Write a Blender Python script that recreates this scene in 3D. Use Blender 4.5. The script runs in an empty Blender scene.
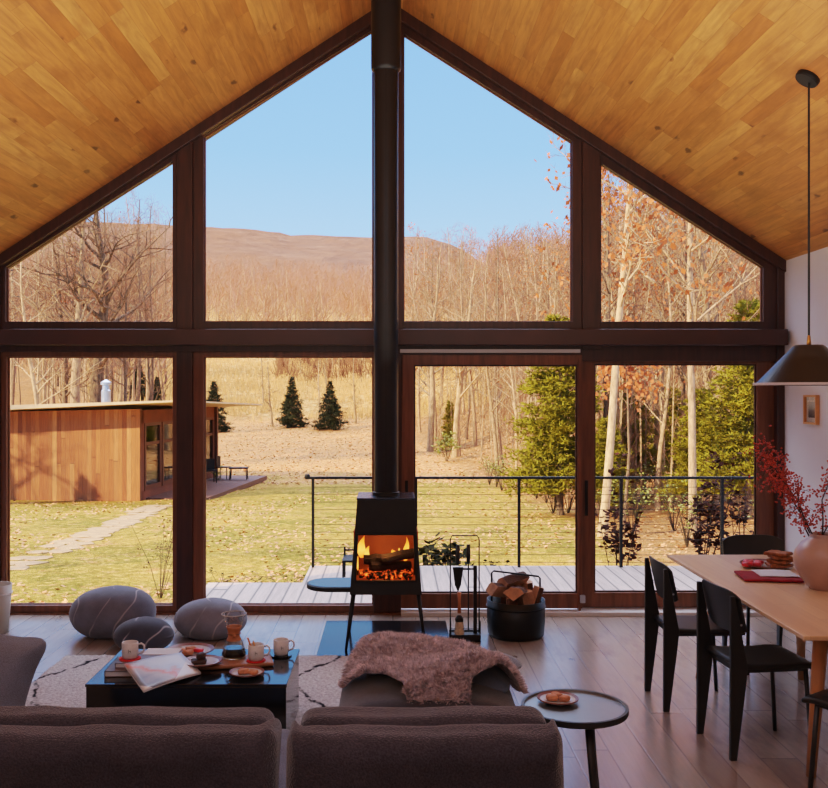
import bpy, math, random
from mathutils import Vector, Matrix, noise
random.seed(7)
PI = math.pi
F = 960.0; CX = 393.0; CY = 391.0; EYE = 1.8
D = 7.75
scene = bpy.context.scene
col = scene.collection

def P(px, py, d): return Vector(((px-CX)*d/F, d, EYE-(py-CY)*d/F))
def onz(px, py, z):
    d = (EYE-z)*F/(py-CY); return Vector(((px-CX)*d/F, d, z))
def lerp(a, b, t): return a+(b-a)*t
def smooth(a, b, x):
    t = min(1, max(0, (x-a)/(b-a))); return t*t*(3-2*t)

# ------------------------------------------------------------ materials
class N:
    def __init__(s, name):
        s.m = bpy.data.materials.new(name); s.m.use_nodes = True
        s.t = s.m.node_tree; s.b = s.t.nodes['Principled BSDF']; s.out = s.t.nodes['Material Output']
    def n(s, typ, **kw):
        x = s.t.nodes.new(typ)
        for k, v in kw.items(): setattr(x, k, v)
        return x
    def l(s, a, b): s.t.links.new(a, b)
    def coord(s, scale=(1,1,1), rot=(0,0,0), space='Object'):
        tc = s.n('ShaderNodeTexCoord'); mp = s.n('ShaderNodeMapping')
        mp.inputs['Scale'].default_value = scale; mp.inputs['Rotation'].default_value = rot
        s.l(tc.outputs[space], mp.inputs[0]); return mp.outputs[0]
    def noise(s, vec, scale, detail=3, rough=.5, dist=0):
        x = s.n('ShaderNodeTexNoise'); x.inputs['Scale'].default_value = scale
        x.inputs['Detail'].default_value = detail; x.inputs['Roughness'].default_value = rough
        x.inputs['Distortion'].default_value = dist
        if vec is not None: s.l(vec, x.inputs['Vector'])
        return x.outputs['Fac']
    def ramp(s, fac, stops, interp='LINEAR'):
        r = s.n('ShaderNodeValToRGB'); r.color_ramp.interpolation = interp
        e = r.color_ramp.elements
        while len(e) < len(stops): e.new(.5)
        for i, (p, c) in enumerate(stops):
            e[i].position = p; e[i].color = (c[0], c[1], c[2], 1) if not isinstance(c, (int, float)) else (c, c, c, 1)
        s.l(fac, r.inputs[0]); return r.outputs[0]
    def mix(s, fac, a, b, mode='MIX'):
        x = s.n('ShaderNodeMix', data_type='RGBA', blend_type=mode)
        for k, v in ((0, fac), (6, a), (7, b)):
            if isinstance(v, (int, float)): x.inputs[k].default_value = v
            elif isinstance(v, tuple): x.inputs[k].default_value = (*v[:3], 1)
            else: s.l(v, x.inputs[k])
        return x.outputs[2]
    def math(s, op, a, b=None, c=None):
        x = s.n('ShaderNodeMath', operation=op)
        for k, v in ((0, a), (1, b), (2, c)):
            if v is None: continue
            if isinstance(v, (int, float)): x.inputs[k].default_value = v
            else: s.l(v, x.inputs[k])
        return x.outputs[0]
    def sep(s, vec):
        x = s.n('ShaderNodeSeparateXYZ'); s.l(vec, x.inputs[0]); return x.outputs
    def comb(s, x, y, z):
        c = s.n('ShaderNodeCombineXYZ')
        for k, v in ((0, x), (1, y), (2, z)):
            if isinstance(v, (int, float)): c.inputs[k].default_value = v
            else: s.l(v, c.inputs[k])
        return c.outputs[0]
    def bump(s, h, strength=.3, dist=.01):
        b = s.n('ShaderNodeBump'); b.inputs['Strength'].default_value = strength; b.inputs['Distance'].default_value = dist
        s.l(h, b.inputs['Height']); s.l(b.outputs[0], s.b.inputs['Normal'])
    def set(s, color=None, rough=None, metal=None, spec=None, **kw):
        if color is not None:
            if isinstance(color, tuple): s.b.inputs['Base Color'].default_value = (*color, 1)
            else: s.l(color, s.b.inputs['Base Color'])
        if rough is not None:
            if isinstance(rough, (int, float)): s.b.inputs['Roughness'].default_value = rough
            else: s.l(rough, s.b.inputs['Roughness'])
        if metal is not None: s.b.inputs['Metallic'].default_value = metal
        if spec is not None: s.b.inputs['Specular IOR Level'].default_value = spec
        for k, v in kw.items(): s.b.inputs[k.replace('_', ' ')].default_value = v
        return s
def simple(name, c, rough=.6, metal=0, vary=.12, nscale=8, bump=0, spec=.5, bscale=None):
    m = N(name); v = m.coord()
    f = m.noise(v, nscale, 4)
    c1 = tuple(max(0, x*(1-vary)) for x in c); c2 = tuple(min(1, x*(1+vary)) for x in c)
    m.set(m.ramp(f, [(.3, c1), (.7, c2)]), rough, metal, spec)
    if bump: m.bump(m.noise(v, bscale or nscale*6, 3), bump, .01)
    return m.m
def srgb(r, g, b):
    f = lambda c: ((c/255+.055)/1.055)**2.4 if c > 10 else c/255/12.92
    return (f(r), f(g), f(b))

# tone curve of the photograph: scene value -> displayed linear value
TONE = [(0,0),(.04,.031),(.12,.115),(.4,.38),(.8,.58),(1.5,.78),(2.6,.94),(4,1)]
def inv_tone(v):
    for (a, fa), (b, fb) in zip(TONE, TONE[1:]):
        if v <= fb: return lerp(a, b, (v-fa)/(fb-fa))
    return 4
def planks(name, cols, width, length, along='y', rough=.5, seam=.35, knots=0.0, coordxy=None, bump=.15, grain=.35, spec=.5, seamw=.035):
    m = N(name); tc = m.n('ShaderNodeTexCoord'); X, Y, Z = m.sep(tc.outputs['Object'])
    ax = {'x': X, 'y': Y, 'z': Z}
    u = ax[along]; v = ax[coordxy] if coordxy else (X if along == 'y' else Y)
    row = m.math('FLOOR', m.math('DIVIDE', v, width))
    wn = m.n('ShaderNodeTexWhiteNoise', noise_dimensions='1D'); m.l(row, wn.inputs['W'])
    uu = m.math('ADD', m.math('DIVIDE', u, length), m.math('MULTIPLY', wn.outputs['Value'], 7.3))
    cell = m.math('FLOOR', uu)
    wn2 = m.n('ShaderNodeTexWhiteNoise', noise_dimensions='2D'); m.l(m.comb(row, cell, 0), wn2.inputs['Vector'])
    rnd = wn2.outputs['Value']
    base = m.ramp(rnd, [(i/(len(cols)-1), c) for i, c in enumerate(cols)])
    gv = m.comb(m.math('MULTIPLY', u, 1.6), m.math('MULTIPLY', v, 22), m.math('MULTIPLY', rnd, 31))
    g = m.noise(gv, 1.6, 5, .6, .6)
    g2 = m.ramp(g, [(.25, 1-grain), (.75, 1+.0)])
    c = m.mix(1.0, base, g2, 'MULTIPLY')
    if knots:
        vo = m.n('ShaderNodeTexVoronoi'); vo.inputs['Scale'].default_value = 1
        m.l(m.comb(m.math('MULTIPLY', u, 2.3), m.math('MULTIPLY', v, 7), m.math('MULTIPLY', rnd, 9)), vo.inputs['Vector'])
        vn = m.noise(m.comb(m.math('MULTIPLY', u, 6), m.math('MULTIPLY', v, 14), 0), 1.3, 3)
        kd = m.math('ADD', vo.outputs['Distance'], m.math('MULTIPLY', m.math('SUBTRACT', vn, .25), .55))
        k = m.ramp(kd, [(.19, 1), (.28, 0)])
        wn3 = m.n('ShaderNodeTexWhiteNoise', noise_dimensions='3D'); m.l(vo.outputs['Position'], wn3.inputs['Vector'])
        k = m.math('MULTIPLY', k, m.math('GREATER_THAN', wn3.outputs['Value'], 1-knots))
        c = m.mix(m.math('MULTIPLY', k, .85), c, srgb(74,34,14))
        st = m.noise(m.comb(m.math('MULTIPLY', u, 1.1), m.math('MULTIPLY', v, 3.5), rnd), 1.5, 4, .6)
        c = m.mix(m.ramp(st, [(.52, 0), (.70, .6)]), c, tuple(x*.5 for x in cols[0]))
    fv = m.math('FRACT', m.math('DIVIDE', v, width)); fu = m.math('FRACT', uu)
    e = .03
    sv = m.math('MINIMUM', fv, m.math('SUBTRACT', 1, fv)); su = m.math('MINIMUM', fu, m.math('SUBTRACT', 1, fu))
    s1 = m.ramp(sv, [(0, 1), (seamw, 0)]); s2 = m.ramp(su, [(0, 1), (.003/length*1.2, 0)])
    sm = m.math('MAXIMUM', s1, s2)
    c = m.mix(m.math('MULTIPLY', sm, seam), c, tuple(x*.12 for x in cols[0]))
    m.set(c, rough, spec=spec)
    if spec > .9: m.b.inputs['Coat Weight'].default_value = .35; m.b.inputs['Coat Roughness'].default_value = .22
    m.bump(m.math('SUBTRACT', m.math('MULTIPLY', g, .3), sm), bump, .004)
    return m

M = {}
M['ceiling'] = planks('ceiling_wood', [srgb(182,112,52), srgb(206,140,74), srgb(192,124,60), srgb(216,152,84)], .080, 1.15, 'y', .5, .3, .5, grain=.5).m
mf = planks('floor_wood', [srgb(146,130,120), srgb(164,148,137), srgb(154,138,128), srgb(172,157,146)], .18, 2.4, 'y', .26, .5, .2, spec=1.0, grain=.2)
M['floor'] = mf.m
M['deck'] = planks('deck_wood', [srgb(190,164,150), srgb(212,186,170), srgb(200,174,160)], .14, 9, 'y', .6, 1.0, 0, seamw=.10).m
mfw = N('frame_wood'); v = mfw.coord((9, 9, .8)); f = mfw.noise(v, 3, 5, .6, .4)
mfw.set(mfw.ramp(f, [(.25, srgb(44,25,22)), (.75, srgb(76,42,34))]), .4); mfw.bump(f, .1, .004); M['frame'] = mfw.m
mfw = N('frame_wood_lit'); v = mfw.coord((9, 9, .8)); f = mfw.noise(v, 3, 5, .6, .4)
mfw.set(mfw.ramp(f, [(.25, srgb(88,52,36)), (.75, srgb(134,84,58))]), .4); mfw.bump(f, .1, .004); M['frame2'] = mfw.m  # lighter copy of the frame wood, light on lower frames painted in
M['beam'] = simple('beam_wood', srgb(66,37,32), .42, 0, .2, 3)
M['wall'] = simple('wall_paint', srgb(214,210,210), .85, 0, .015, 3, .05, .3, 60)
M['white'] = simple('white_trim', srgb(205,200,198), .5, 0, .03)
M['black'] = simple('black_steel', (.010,.009,.009), .55, 0, .2, 12, .04, spec=.3)
M['stove'] = simple('stove_steel', (.017,.016,.014), .5, .2, .2, 9, .05)
M['stovetop'] = simple('stove_top_steel', (.06,.065,.08), .22, .7, .1)
M['flue'] = simple('flue_enamel', (.014,.013,.015), .34, .3, .15, 6)
M['hearth'] = simple('hearth_steel', (.02,.024,.03), .16, .6, .15, 4)
M['chair'] = simple('chair_black', (.010,.010,.010), .42, 0, .15, 14, .03)
M['tablewood'] = planks('oak_table', [srgb(205,168,128), srgb(218,184,144)], .09, 3, 'y', .33, .12, 0, grain=.16).m
M['tableleg'] = simple('oak_leg', srgb(190,136,88), .45, 0, .12, 5)
M['lacquer'] = simple('black_lacquer', (.006,.006,.007), .1, 0, .1, 5, 0, .7)
M['sidetable'] = simple('black_stained_wood', (.03,.032,.036), .38, 0, .4, 20, .03, 1.0); M['sidetable'].node_tree.nodes['Principled BSDF'].inputs['Coat Weight'].default_value = .9; M['sidetable'].node_tree.nodes['Principled BSDF'].inputs['Coat Roughness'].default_value = .35; M['sidetable'].node_tree.nodes['Principled BSDF'].inputs['Coat IOR'].default_value = 2.2
M['ceramic'] = simple('speckled_ceramic', srgb(206,206,208), .35, 0, .08, 60)
M['plate'] = simple('plate_glaze', srgb(188,184,182), .25, 0, .1, 30)
M['plate_dark'] = simple('plate_rim', srgb(120,70,62), .35)
M['red'] = simple('red_felt', srgb(190,30,36), .9)
M['redcloth'] = simple('red_cloth', srgb(140,22,34), .9, 0, .15, 20, .3)
M['paper'] = simple('paper', srgb(205,206,212), .7, 0, .03)
M['pastry'] = simple('pastry', srgb(190,128,92), .7, 0, .35, 30, .6)
M['choc'] = simple('chocolate_cake', srgb(52,28,22), .55, 0, .3, 30, .5)
M['waffle'] = simple('browned_biscuit', srgb(158,96,52), .65, 0, .4, 40, .6)
M['fruit'] = simple('red_fruit', srgb(205,44,60), .35, 0, .3, 40)
M['board'] = simple('walnut_board', srgb(140,92,58), .5, 0, .2, 6)
M['collar'] = simple('wood_collar', srgb(186,118,72), .5, 0, .15, 8)
M['coffee'] = simple('black_coffee', (.008,.003,.002), .08, 0, .1)
M['vase'] = simple('glazed_vase', srgb(180,148,136), .3, 0, .16, 5, .05)
M['vasein'] = simple('vase_dark', (.03,.02,.018), .7)
M['twig'] = simple('twig_bark', srgb(60,44,40), .8)
M['berry'] = simple('red_berry', srgb(186,66,40), .4, 0, .3, 30)
M['bucket'] = simple('bucket_iron', (.011,.012,.013), .4, .5, .2, 12, .05)
M['log'] = simple('split_wood', srgb(196,146,112), .8, 0, .25, 14, .5)
M['bark'] = simple('log_bark', srgb(84,52,36), .95, 0, .35, 20, .8)
M['bristle'] = simple('bristle', srgb(196,176,150), .9, 0, .2, 60)
M['brass'] = simple('brass', srgb(170,120,60), .3, .9, .05)
M['shade_out'] = simple('pendant_black', (.013,.012,.013), .36, 0, .1)
M['shade_in'] = simple('pendant_white_inner', srgb(215,215,220), .5, 0, .02)
M['picwood'] = simple('picture_oak', srgb(208,150,92), .5, 0, .1, 12)
M['mat'] = simple('mat_board', srgb(222,216,205), .8, 0, .02)
M['cable'] = simple('steel_cable', (.05,.045,.04), .4, .7, .1)
M['darkleaf'] = simple('evergreen_shrub_leaf', srgb(42,42,20), .8, 0, .4, 5, spec=.08)
M['redleaf'] = simple('bronze_shrub_leaf', srgb(72,36,24), .8, 0, .4, 5, spec=.08)
M['yellowleaf'] = simple('yellow_green_leaf', srgb(150,150,60), .6, 0, .3, 5)
M['shrubtwig'] = simple('shrub_twig', srgb(74,60,40), .9)
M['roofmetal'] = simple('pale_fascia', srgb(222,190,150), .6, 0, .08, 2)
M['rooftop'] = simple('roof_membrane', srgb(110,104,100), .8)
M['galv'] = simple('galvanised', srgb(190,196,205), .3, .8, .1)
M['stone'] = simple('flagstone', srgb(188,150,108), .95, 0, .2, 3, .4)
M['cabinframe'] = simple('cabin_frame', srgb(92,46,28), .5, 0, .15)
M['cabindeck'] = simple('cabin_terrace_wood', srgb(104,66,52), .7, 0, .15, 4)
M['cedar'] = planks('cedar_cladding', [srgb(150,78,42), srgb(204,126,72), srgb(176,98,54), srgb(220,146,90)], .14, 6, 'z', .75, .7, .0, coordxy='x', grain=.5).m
M['bin'] = simple('pale_bin', srgb(182,178,170), .6, 0, .05)

def fabric(name, c, bs=220, bst=.6, vary=.25, ns=3):
    m = N(name); v = m.coord(); f = m.noise(v, ns, 3); g = m.noise(v, bs, 2)
    b = m.ramp(f, [(.3, tuple(x*(1-vary) for x in c)), (.7, tuple(x*(1+vary) for x in c))])
    m.set(m.mix(1, b, m.ramp(g, [(.3, .55), (.65, 1.0)]), 'MULTIPLY'), .95, spec=.15, Sheen_Weight=.55, Sheen_Roughness=.35)
    m.bump(g, bst, .006); return m.m
M['boucle'] = fabric('grey_boucle', srgb(70,66,74), 160, .9)
M['greycloth'] = fabric('grey_linen', srgb(128,136,154), 300, .5)
M['cushion'] = fabric('charcoal_linen', srgb(62,60,68), 300, .4)
M['seatcloth'] = fabric('blue_grey_cloth', srgb(110,120,140), 200, .5)
M['fleece'] = fabric('fleece', srgb(222,204,208), 60, .3, .18, 12)

def felt(name, c):
    m = N(name); v = m.coord(); f = m.noise(v, 5, 5, .65)
    b = m.ramp(f, [(.3, tuple(x*.75 for x in c)), (.7, tuple(x*1.2 for x in c))])
    d = m.noise(v, 2.2, 2, .4)
    X, Y, Z = m.sep(v)
    w = m.math('ADD', m.math('ADD', m.math('MULTIPLY', X, 7.5), m.math('MULTIPLY', Z, -2.2)), m.math('MULTIPLY', d, 3.2))
    fr = m.math('ABSOLUTE', m.math('SUBTRACT', m.math('FRACT', m.math('MULTIPLY', w, .62)), .5))
    line = m.ramp(fr, [(0, 1), (.045, 0)])
    brk = m.ramp(m.noise(v, 3.5, 2), [(.38, 0), (.5, 1)])
    col_ = m.mix(m.math('MULTIPLY', m.math('MULTIPLY', line, brk), .62), b, srgb(196,194,198))
    m.set(col_, .95, spec=.15, Sheen_Weight=.25); m.bump(m.noise(v, 160, 2), .3, .004); return m.m
M['felt_grey'] = felt('grey_felt', srgb(108,113,128))
M['felt_dark'] = felt('dark_felt', srgb(66,70,84))
M['felt_light'] = felt('light_felt', srgb(120,124,138))

def glassmat(name, fac=.06, tint=(1,1,1), rough=0):
    m = N(name); nt = m.t; nt.nodes.remove(m.b)
    tr = m.n('ShaderNodeBsdfTransparent'); tr.inputs[0].default_value = (*tint, 1)
    gl = m.n('ShaderNodeBsdfGlossy'); gl.inputs['Roughness'].default_value = rough
    lw = m.n('ShaderNodeLayerWeight'); lw.inputs['Blend'].default_value = .25
    mx = m.n('ShaderNodeMixShader'); m.l(m.math('MINIMUM', m.math('MULTIPLY', lw.outputs['Fresnel'], fac*12), .5), mx.inputs[0])
    m.l(tr.outputs[0], mx.inputs[1]); m.l(gl.outputs[0], mx.inputs[2]); m.l(mx.outputs[0], m.out.inputs['Surface'])
    return m.m
M['glass'] = glassmat('window_glass', .022, (.97,.98,.98))
M['cabinglass'] = glassmat('cabin_window_glass', .09, (.7,.75,.7))
M['clearglass'] = glassmat('carafe_glass', .03, (.95,.96,.96), .02)

def emis(name, stops, strength, axis=2, lo=0, hi=1):
    m = N(name); nt = m.t; nt.nodes.remove(m.b); tc = m.n('ShaderNodeTexCoord')
    z = m.sep(tc.outputs['Generated'])[axis]
    nz = m.noise(m.coord((1,1,.6)), 14, 3)
    f = m.math('ADD', z, m.math('MULTIPLY', m.math('SUBTRACT', nz, .5), .5))
    e = m.n('ShaderNodeEmission'); e.inputs[1].default_value = strength
    m.l(m.ramp(f, stops), e.inputs[0]); m.l(e.outputs[0], m.out.inputs['Surface']); return m.m
M['flame'] = emis('flame', [(.0, (1,.22,.02)), (.3, (1,.5,.08)), (.65, (1,.33,.035)), (1, (.7,.09,.008))], 2.6)
M['embers'] = None
m = N('embers'); e = m.noise(m.coord(), 38, 3)
m.set((.01,.006,.004), .9); m.l(m.ramp(e, [(.52, (0,0,0)), (.64, (1,.09,.01)), (.76, (1,.32,.06))]), m.b.inputs['Emission Color']); m.b.inputs['Emission Strength'].default_value = 2.2
M['embers'] = m.m
m = N('firebox'); z = m.sep(m.n('ShaderNodeTexCoord').outputs['Generated'])[2]
m.set((.05,.015,.008), .9); m.l(m.ramp(m.noise(m.coord(), 9, 2), [(.3, (.25,.025,.004)), (.7, (.5,.07,.01))]), m.b.inputs['Emission Color']); m.b.inputs['Emission Strength'].default_value = .55  # dim emission paints the fire's glow onto the firebox walls
M['firebox'] = m.m
M['charlog'] = simple('charred_log', (.02,.012,.01), .95, 0, .5, 20, .8)

# rug with dark diamond lines
m = N('rug_wool'); v = m.coord(); X, Y, Z = m.sep(v)
wob = m.math('MULTIPLY', m.math('SUBTRACT', m.noise(v, 3.2, 3), .5), .22)
def dl(a, b, per, off):
    s_ = m.math('ADD', m.math('ADD', m.math('MULTIPLY', X, a), m.math('MULTIPLY', Y, b)), wob)
    fr = m.math('ABSOLUTE', m.math('SUBTRACT', m.math('FRACT', m.math('ADD', m.math('DIVIDE', s_, per), off)), .5))
    return m.ramp(fr, [(.010, 1), (.026, 0)])
ln = m.math('MAXIMUM', dl(.8, .45, .62, .1), dl(-.8, .45, .62, .35))
brk = m.ramp(m.noise(v, 16, 2), [(.40, .15), (.52, 1)])
g = m.noise(v, 55, 3, .7)
m.set(m.mix(m.math('MULTIPLY', ln, brk), m.ramp(g, [(.3, srgb(160,160,162)), (.7, srgb(220,218,220))]), srgb(34,34,44)), .95, spec=.1)
m.bump(g, .8, .02); M['rug'] = m.m

# ground
m = N('ground_cover'); v = m.coord(); X, Y, Z = m.sep(v)
n1 = m.noise(v, .35, 5, .6); n2 = m.noise(v, 2.2, 5, .65); n3 = m.noise(v, 9, 4, .7); n4 = m.noise(v, 40, 2, .7)
grass = m.ramp(n3, [(.3, srgb(92,88,28)), (.5, srgb(150,134,54)), (.68, srgb(226,180,104))])
straw = m.ramp(n3, [(.3, srgb(196,144,66)), (.7, srgb(240,196,104))])
lawn = m.mix(m.ramp(n1, [(.38, 0), (.66, .9)]), grass, straw)
leaf = m.ramp(n3, [(.28, srgb(196,120,66)), (.5, srgb(240,172,108)), (.72, srgb(252,210,154))])
lawn = m.mix(m.math('MULTIPLY', m.ramp(n2, [(.55, 0), (.66, 1)]), .7), lawn, leaf)
meadow = m.ramp(m.noise(m.coord((1,.6,1)), 1.6, 5, .75), [(.36, srgb(176,112,62)), (.5, srgb(228,168,96)), (.64, srgb(250,210,140))])
yy = m.math('ADD', Y, m.math('MULTIPLY', m.math('SUBTRACT', n1, .5), 14))
a1 = m.ramp(m.math('DIVIDE', yy, 100), [(.35, 0), (.42, 1)])
a2 = m.ramp(m.math('DIVIDE', yy, 100), [(.70, 0), (.78, 1)])
tl = m.math('SUBTRACT', X, m.math('MINIMUM', m.math('SUBTRACT', 6.2, m.math('MULTIPLY', Y, .085)), m.math('ADD', 1.4, m.math('MULTIPLY', Y, .125))))
tl = m.math('ADD', tl, m.math('MULTIPLY', m.math('SUBTRACT', n2, .5), 3))
a3 = m.ramp(tl, [(0, 0), (1, 1)])
c = m.mix(a1, lawn, leaf); c = m.mix(a3, c, m.mix(.45, leaf, srgb(132,84,56))); c = m.mix(a2, c, meadow)
c = m.mix(.75, c, m.ramp(n4, [(.3, .30), (.68, 1.2)]), 'MULTIPLY')
lw_ = m.math('MULTIPLY', m.ramp(m.math('ADD', m.math('MULTIPLY', X, -1), m.math('MULTIPLY', Y, -.235)), [(0, 0), (1, 1)]), m.ramp(m.math('DIVIDE', Y, 100), [(.40, 0), (.46, 1)]))
c = m.mix(lw_, c, m.mix(.5, leaf, srgb(120,76,46)))
n5 = m.noise(v, 3.2, 8, .85)
c = m.mix(.85, c, m.ramp(n5, [(.36, (.42,.36,.28)), (.5, (.9,.88,.85)), (.64, (1.25,1.2,1.12))]), 'MULTIPLY')
m.set(c, .95, spec=.1); m.bump(n3, .7, .06); M['ground'] = m.m

m = N('hill_forest'); v = m.coord((1,1,.5)); f = m.noise(v, .06, 8, .75); f2 = m.noise(v, .012, 4, .6)
c = m.mix(m.ramp(f2, [(.35, 0), (.65, .6)]), m.ramp(f, [(.3, srgb(128,96,84)), (.55, srgb(160,122,102)), (.75, srgb(186,150,126))]), srgb(160,112,84))  # distance haze is tinted into these browns
m.set(c, 1, spec=0); m.bump(f, .8, 6); M['hill'] = m.m

def bark(name, a, b):
    m = N(name); v = m.coord((6,6,1.6)); f = m.noise(v, 2.5, 4, .7)
    oi = m.n('ShaderNodeObjectInfo')
    c = m.ramp(f, [(.3, a), (.62, b)]); c = m.mix(1, c, m.ramp(oi.outputs['Random'], [(0, .68), (1, 1.05)]), 'MULTIPLY')
    m.set(c, .9, spec=.1); return m.m
M['bark_tan'] = bark('tan_bark', srgb(140,108,84), srgb(222,184,144))
M['bark_grey'] = bark('grey_bark', srgb(84,64,54), srgb(164,136,110))
M['bark_birch'] = bark('birch_bark', srgb(160,126,94), srgb(226,192,150))
M['fartwigs'] = simple('distant_twigs', srgb(176,128,104), 1, 0, .18, .05)
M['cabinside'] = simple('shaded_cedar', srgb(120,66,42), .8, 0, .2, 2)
M['twigs'] = simple('fine_twigs', srgb(152,108,80), .95, 0, .25, .3)
M['dryleaf'] = simple('dry_leaves', srgb(196,112,64), .8, 0, .35, 2)
M['leaflitter'] = simple('fallen_leaves', srgb(222,156,104), .8, 0, .35, 3)
M['pine'] = simple('pine_needles', srgb(142,132,44), .9, 0, .35, 1.2, spec=.1)
M['spruce'] = simple('spruce_needles', srgb(52,58,26), .8, 0, .35, 2)
M['strawgrass'] = simple('straw_grass', srgb(224,182,122), .9, 0, .25, 1)

# ------------------------------------------------------------ mesh builder
class MB:
    def __init__(s): s.v = []; s.f = []
    def add(s, vs, fs):
        o = len(s.v); s.v += [tuple(v) for v in vs]; s.f += [tuple(i+o for i in f) for f in fs]; return s
    def box(s, a, b, M4=None):
        x0, y0, z0 = a; x1, y1, z1 = b
        vs = [Vector(p) for p in ((x0,y0,z0),(x1,y0,z0),(x1,y1,z0),(x0,y1,z0),(x0,y0,z1),(x1,y0,z1),(x1,y1,z1),(x0,y1,z1))]
        if M4: vs = [M4 @ v for v in vs]
        return s.add(vs, [(0,3,2,1),(4,5,6,7),(0,1,5,4),(1,2,6,5),(2,3,7,6),(3,0,4,7)])
    def prism(s, pts, y0, y1, axis='y', M4=None):
        n = len(pts)
        mk = {'y': lambda a, b, t: (a, t, b), 'z': lambda a, b, t: (a, b, t), 'x': lambda a, b, t: (t, a, b)}[axis]
        vs = [Vector(mk(a, b, y0)) for a, b in pts]+[Vector(mk(a, b, y1)) for a, b in pts]
        if M4: vs = [M4 @ v for v in vs]
        return s.add(vs, [tuple(range(n)), tuple(range(2*n-1, n-1, -1))]+[(i, i+n, (i+1) % n+n, (i+1) % n) for i in range(n)])
    def ring(s, outer, inner, y0, y1):
        n = len(outer); vs = [(a, y, b) for y in (y0, y1) for P_ in (outer, inner) for a, b in P_]; fs = []
        for i in range(n):
            j = (i+1) % n
            fs += [(i, j, n+j, n+i), (2*n+i, 3*n+i, 3*n+j, 2*n+j), (i, 2*n+i, 2*n+j, j), (n+i, n+j, 3*n+j, 3*n+i)]
        return s.add(vs, fs)
    def tube(s, pts, r, n=8, cap=True, flat=1.0):
        pts = [Vector(p) for p in pts]; k = len(pts)
        rs = r if isinstance(r, (list, tuple)) else [r]*k
        o = len(s.v); up = None
        for i, p in enumerate(pts):
            t = (pts[min(i+1, k-1)]-pts[max(i-1, 0)])
            t = t.normalized() if t.length > 1e-9 else Vector((0,0,1))
            if up is None: up = t.orthogonal().normalized()
            a = (up-t*up.dot(t)); a = a.normalized() if a.length > 1e-6 else t.orthogonal().normalized()
            up = a; b = t.cross(a)
            for j in range(n):
                an = 2*PI*j/n; s.v.append(tuple(p+(a*math.cos(an)+b*math.sin(an)*flat)*rs[i]))
        for i in range(k-1):
            for j in range(n):
                s.f.append((o+i*n+j, o+i*n+(j+1) % n, o+(i+1)*n+(j+1) % n, o+(i+1)*n+j))
        if cap and n > 2:
            s.f.append(tuple(o+j for j in range(n-1, -1, -1))); s.f.append(tuple(o+(k-1)*n+j for j in range(n)))
        return s
    def lathe(s, prof, c=(0,0,0), n=32, sx=1, sy=1):
        o = len(s.v); k = len(prof)
        for r, z in prof:
            for j in range(n):
                a = 2*PI*j/n; s.v.append((c[0]+r*math.cos(a)*sx, c[1]+r*math.sin(a)*sy, c[2]+z))
        for i in range(k-1):
            for j in range(n): s.f.append((o+i*n+j, o+i*n+(j+1) % n, o+(i+1)*n+(j+1) % n, o+(i+1)*n+j))
        return s
    def softbox(s, c, size, r, n=10, fn=None, M4=None):
        hx, hy, hz = size[0]/2, size[1]/2, size[2]/2; r = min(r, hx, hy, hz); idx = {}; vs = []; fs = []
        def ss(t): return math.sin(t*PI/2)
        def vid(i, j, k):
            if (i, j, k) in idx: return idx[(i, j, k)]
            p = Vector((ss(i/n*2-1)*hx, ss(j/n*2-1)*hy, ss(k/n*2-1)*hz))
            q = Vector((max(-hx+r, min(hx-r, p.x)), max(-hy+r, min(hy-r, p.y)), max(-hz+r, min(hz-r, p.z))))
            d = p-q
            if d.length > 1e-9: p = q+d.normalized()*r
            if fn: p = Vector(fn(p))
            if M4: p = M4 @ p
            idx[(i, j, k)] = len(vs); vs.append(p+Vector(c)); return idx[(i, j, k)]
        for a in range(n):
            for b in range(n):
                fs += [(vid(a,b,0), vid(a,b+1,0), vid(a+1,b+1,0), vid(a+1,b,0)), (vid(a,b,n), vid(a+1,b,n), vid(a+1,b+1,n), vid(a,b+1,n)),
                       (vid(a,0,b), vid(a+1,0,b), vid(a+1,0,b+1), vid(a,0,b+1)), (vid(a,n,b), vid(a,n,b+1), vid(a+1,n,b+1), vid(a+1,n,b)),
                       (vid(0,a,b), vid(0,a,b+1), vid(0,a+1,b+1), vid(0,a+1,b)), (vid(n,a,b), vid(n,a+1,b), vid(n,a+1,b+1), vid(n,a,b+1))]
        return s.add(vs, fs)
    def quad(s, c, a, b):
        c = Vector(c); a = Vector(a); b = Vector(b)
        return s.add([c-a-b, c+a-b, c+a+b, c-a+b], [(0,1,2,3)])
    def build(s, name, mat, parent=None, smooth=False, loc=None, bevel=0, sub=0, mat2=None, facemat=None):
        me = bpy.data.meshes.new(name)
        vs = s.v
        if loc is not None: L = Vector(loc); vs = [tuple(Vector(v)-L) for v in vs]
        me.from_pydata(vs, [], s.f); me.materials.append(mat)
        if mat2: me.materials.append(mat2)
        if facemat: me.polygons.foreach_set('material_index', facemat(me))
        if smooth: me.polygons.foreach_set('use_smooth', [True]*len(me.polygons))
        me.update()
        o = bpy.data.objects.new(name, me); col.objects.link(o)
        if loc is not None: o.location = loc
        if parent: o.parent = parent
        if bevel:
            b = o.modifiers.new('bevel', 'BEVEL'); b.width = bevel; b.segments = 2; b.limit_method = 'ANGLE'; b.angle_limit = .6
        if sub: x = o.modifiers.new('sub', 'SUBSURF'); x.levels = sub; x.render_levels = sub
        return o
def tag(o, label=None, cat=None, group=None, kind=None):
    if label: o['label'] = label
    if cat: o['category'] = cat
    if group: o['group'] = group
    if kind: o['kind'] = kind
    return o
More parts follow.
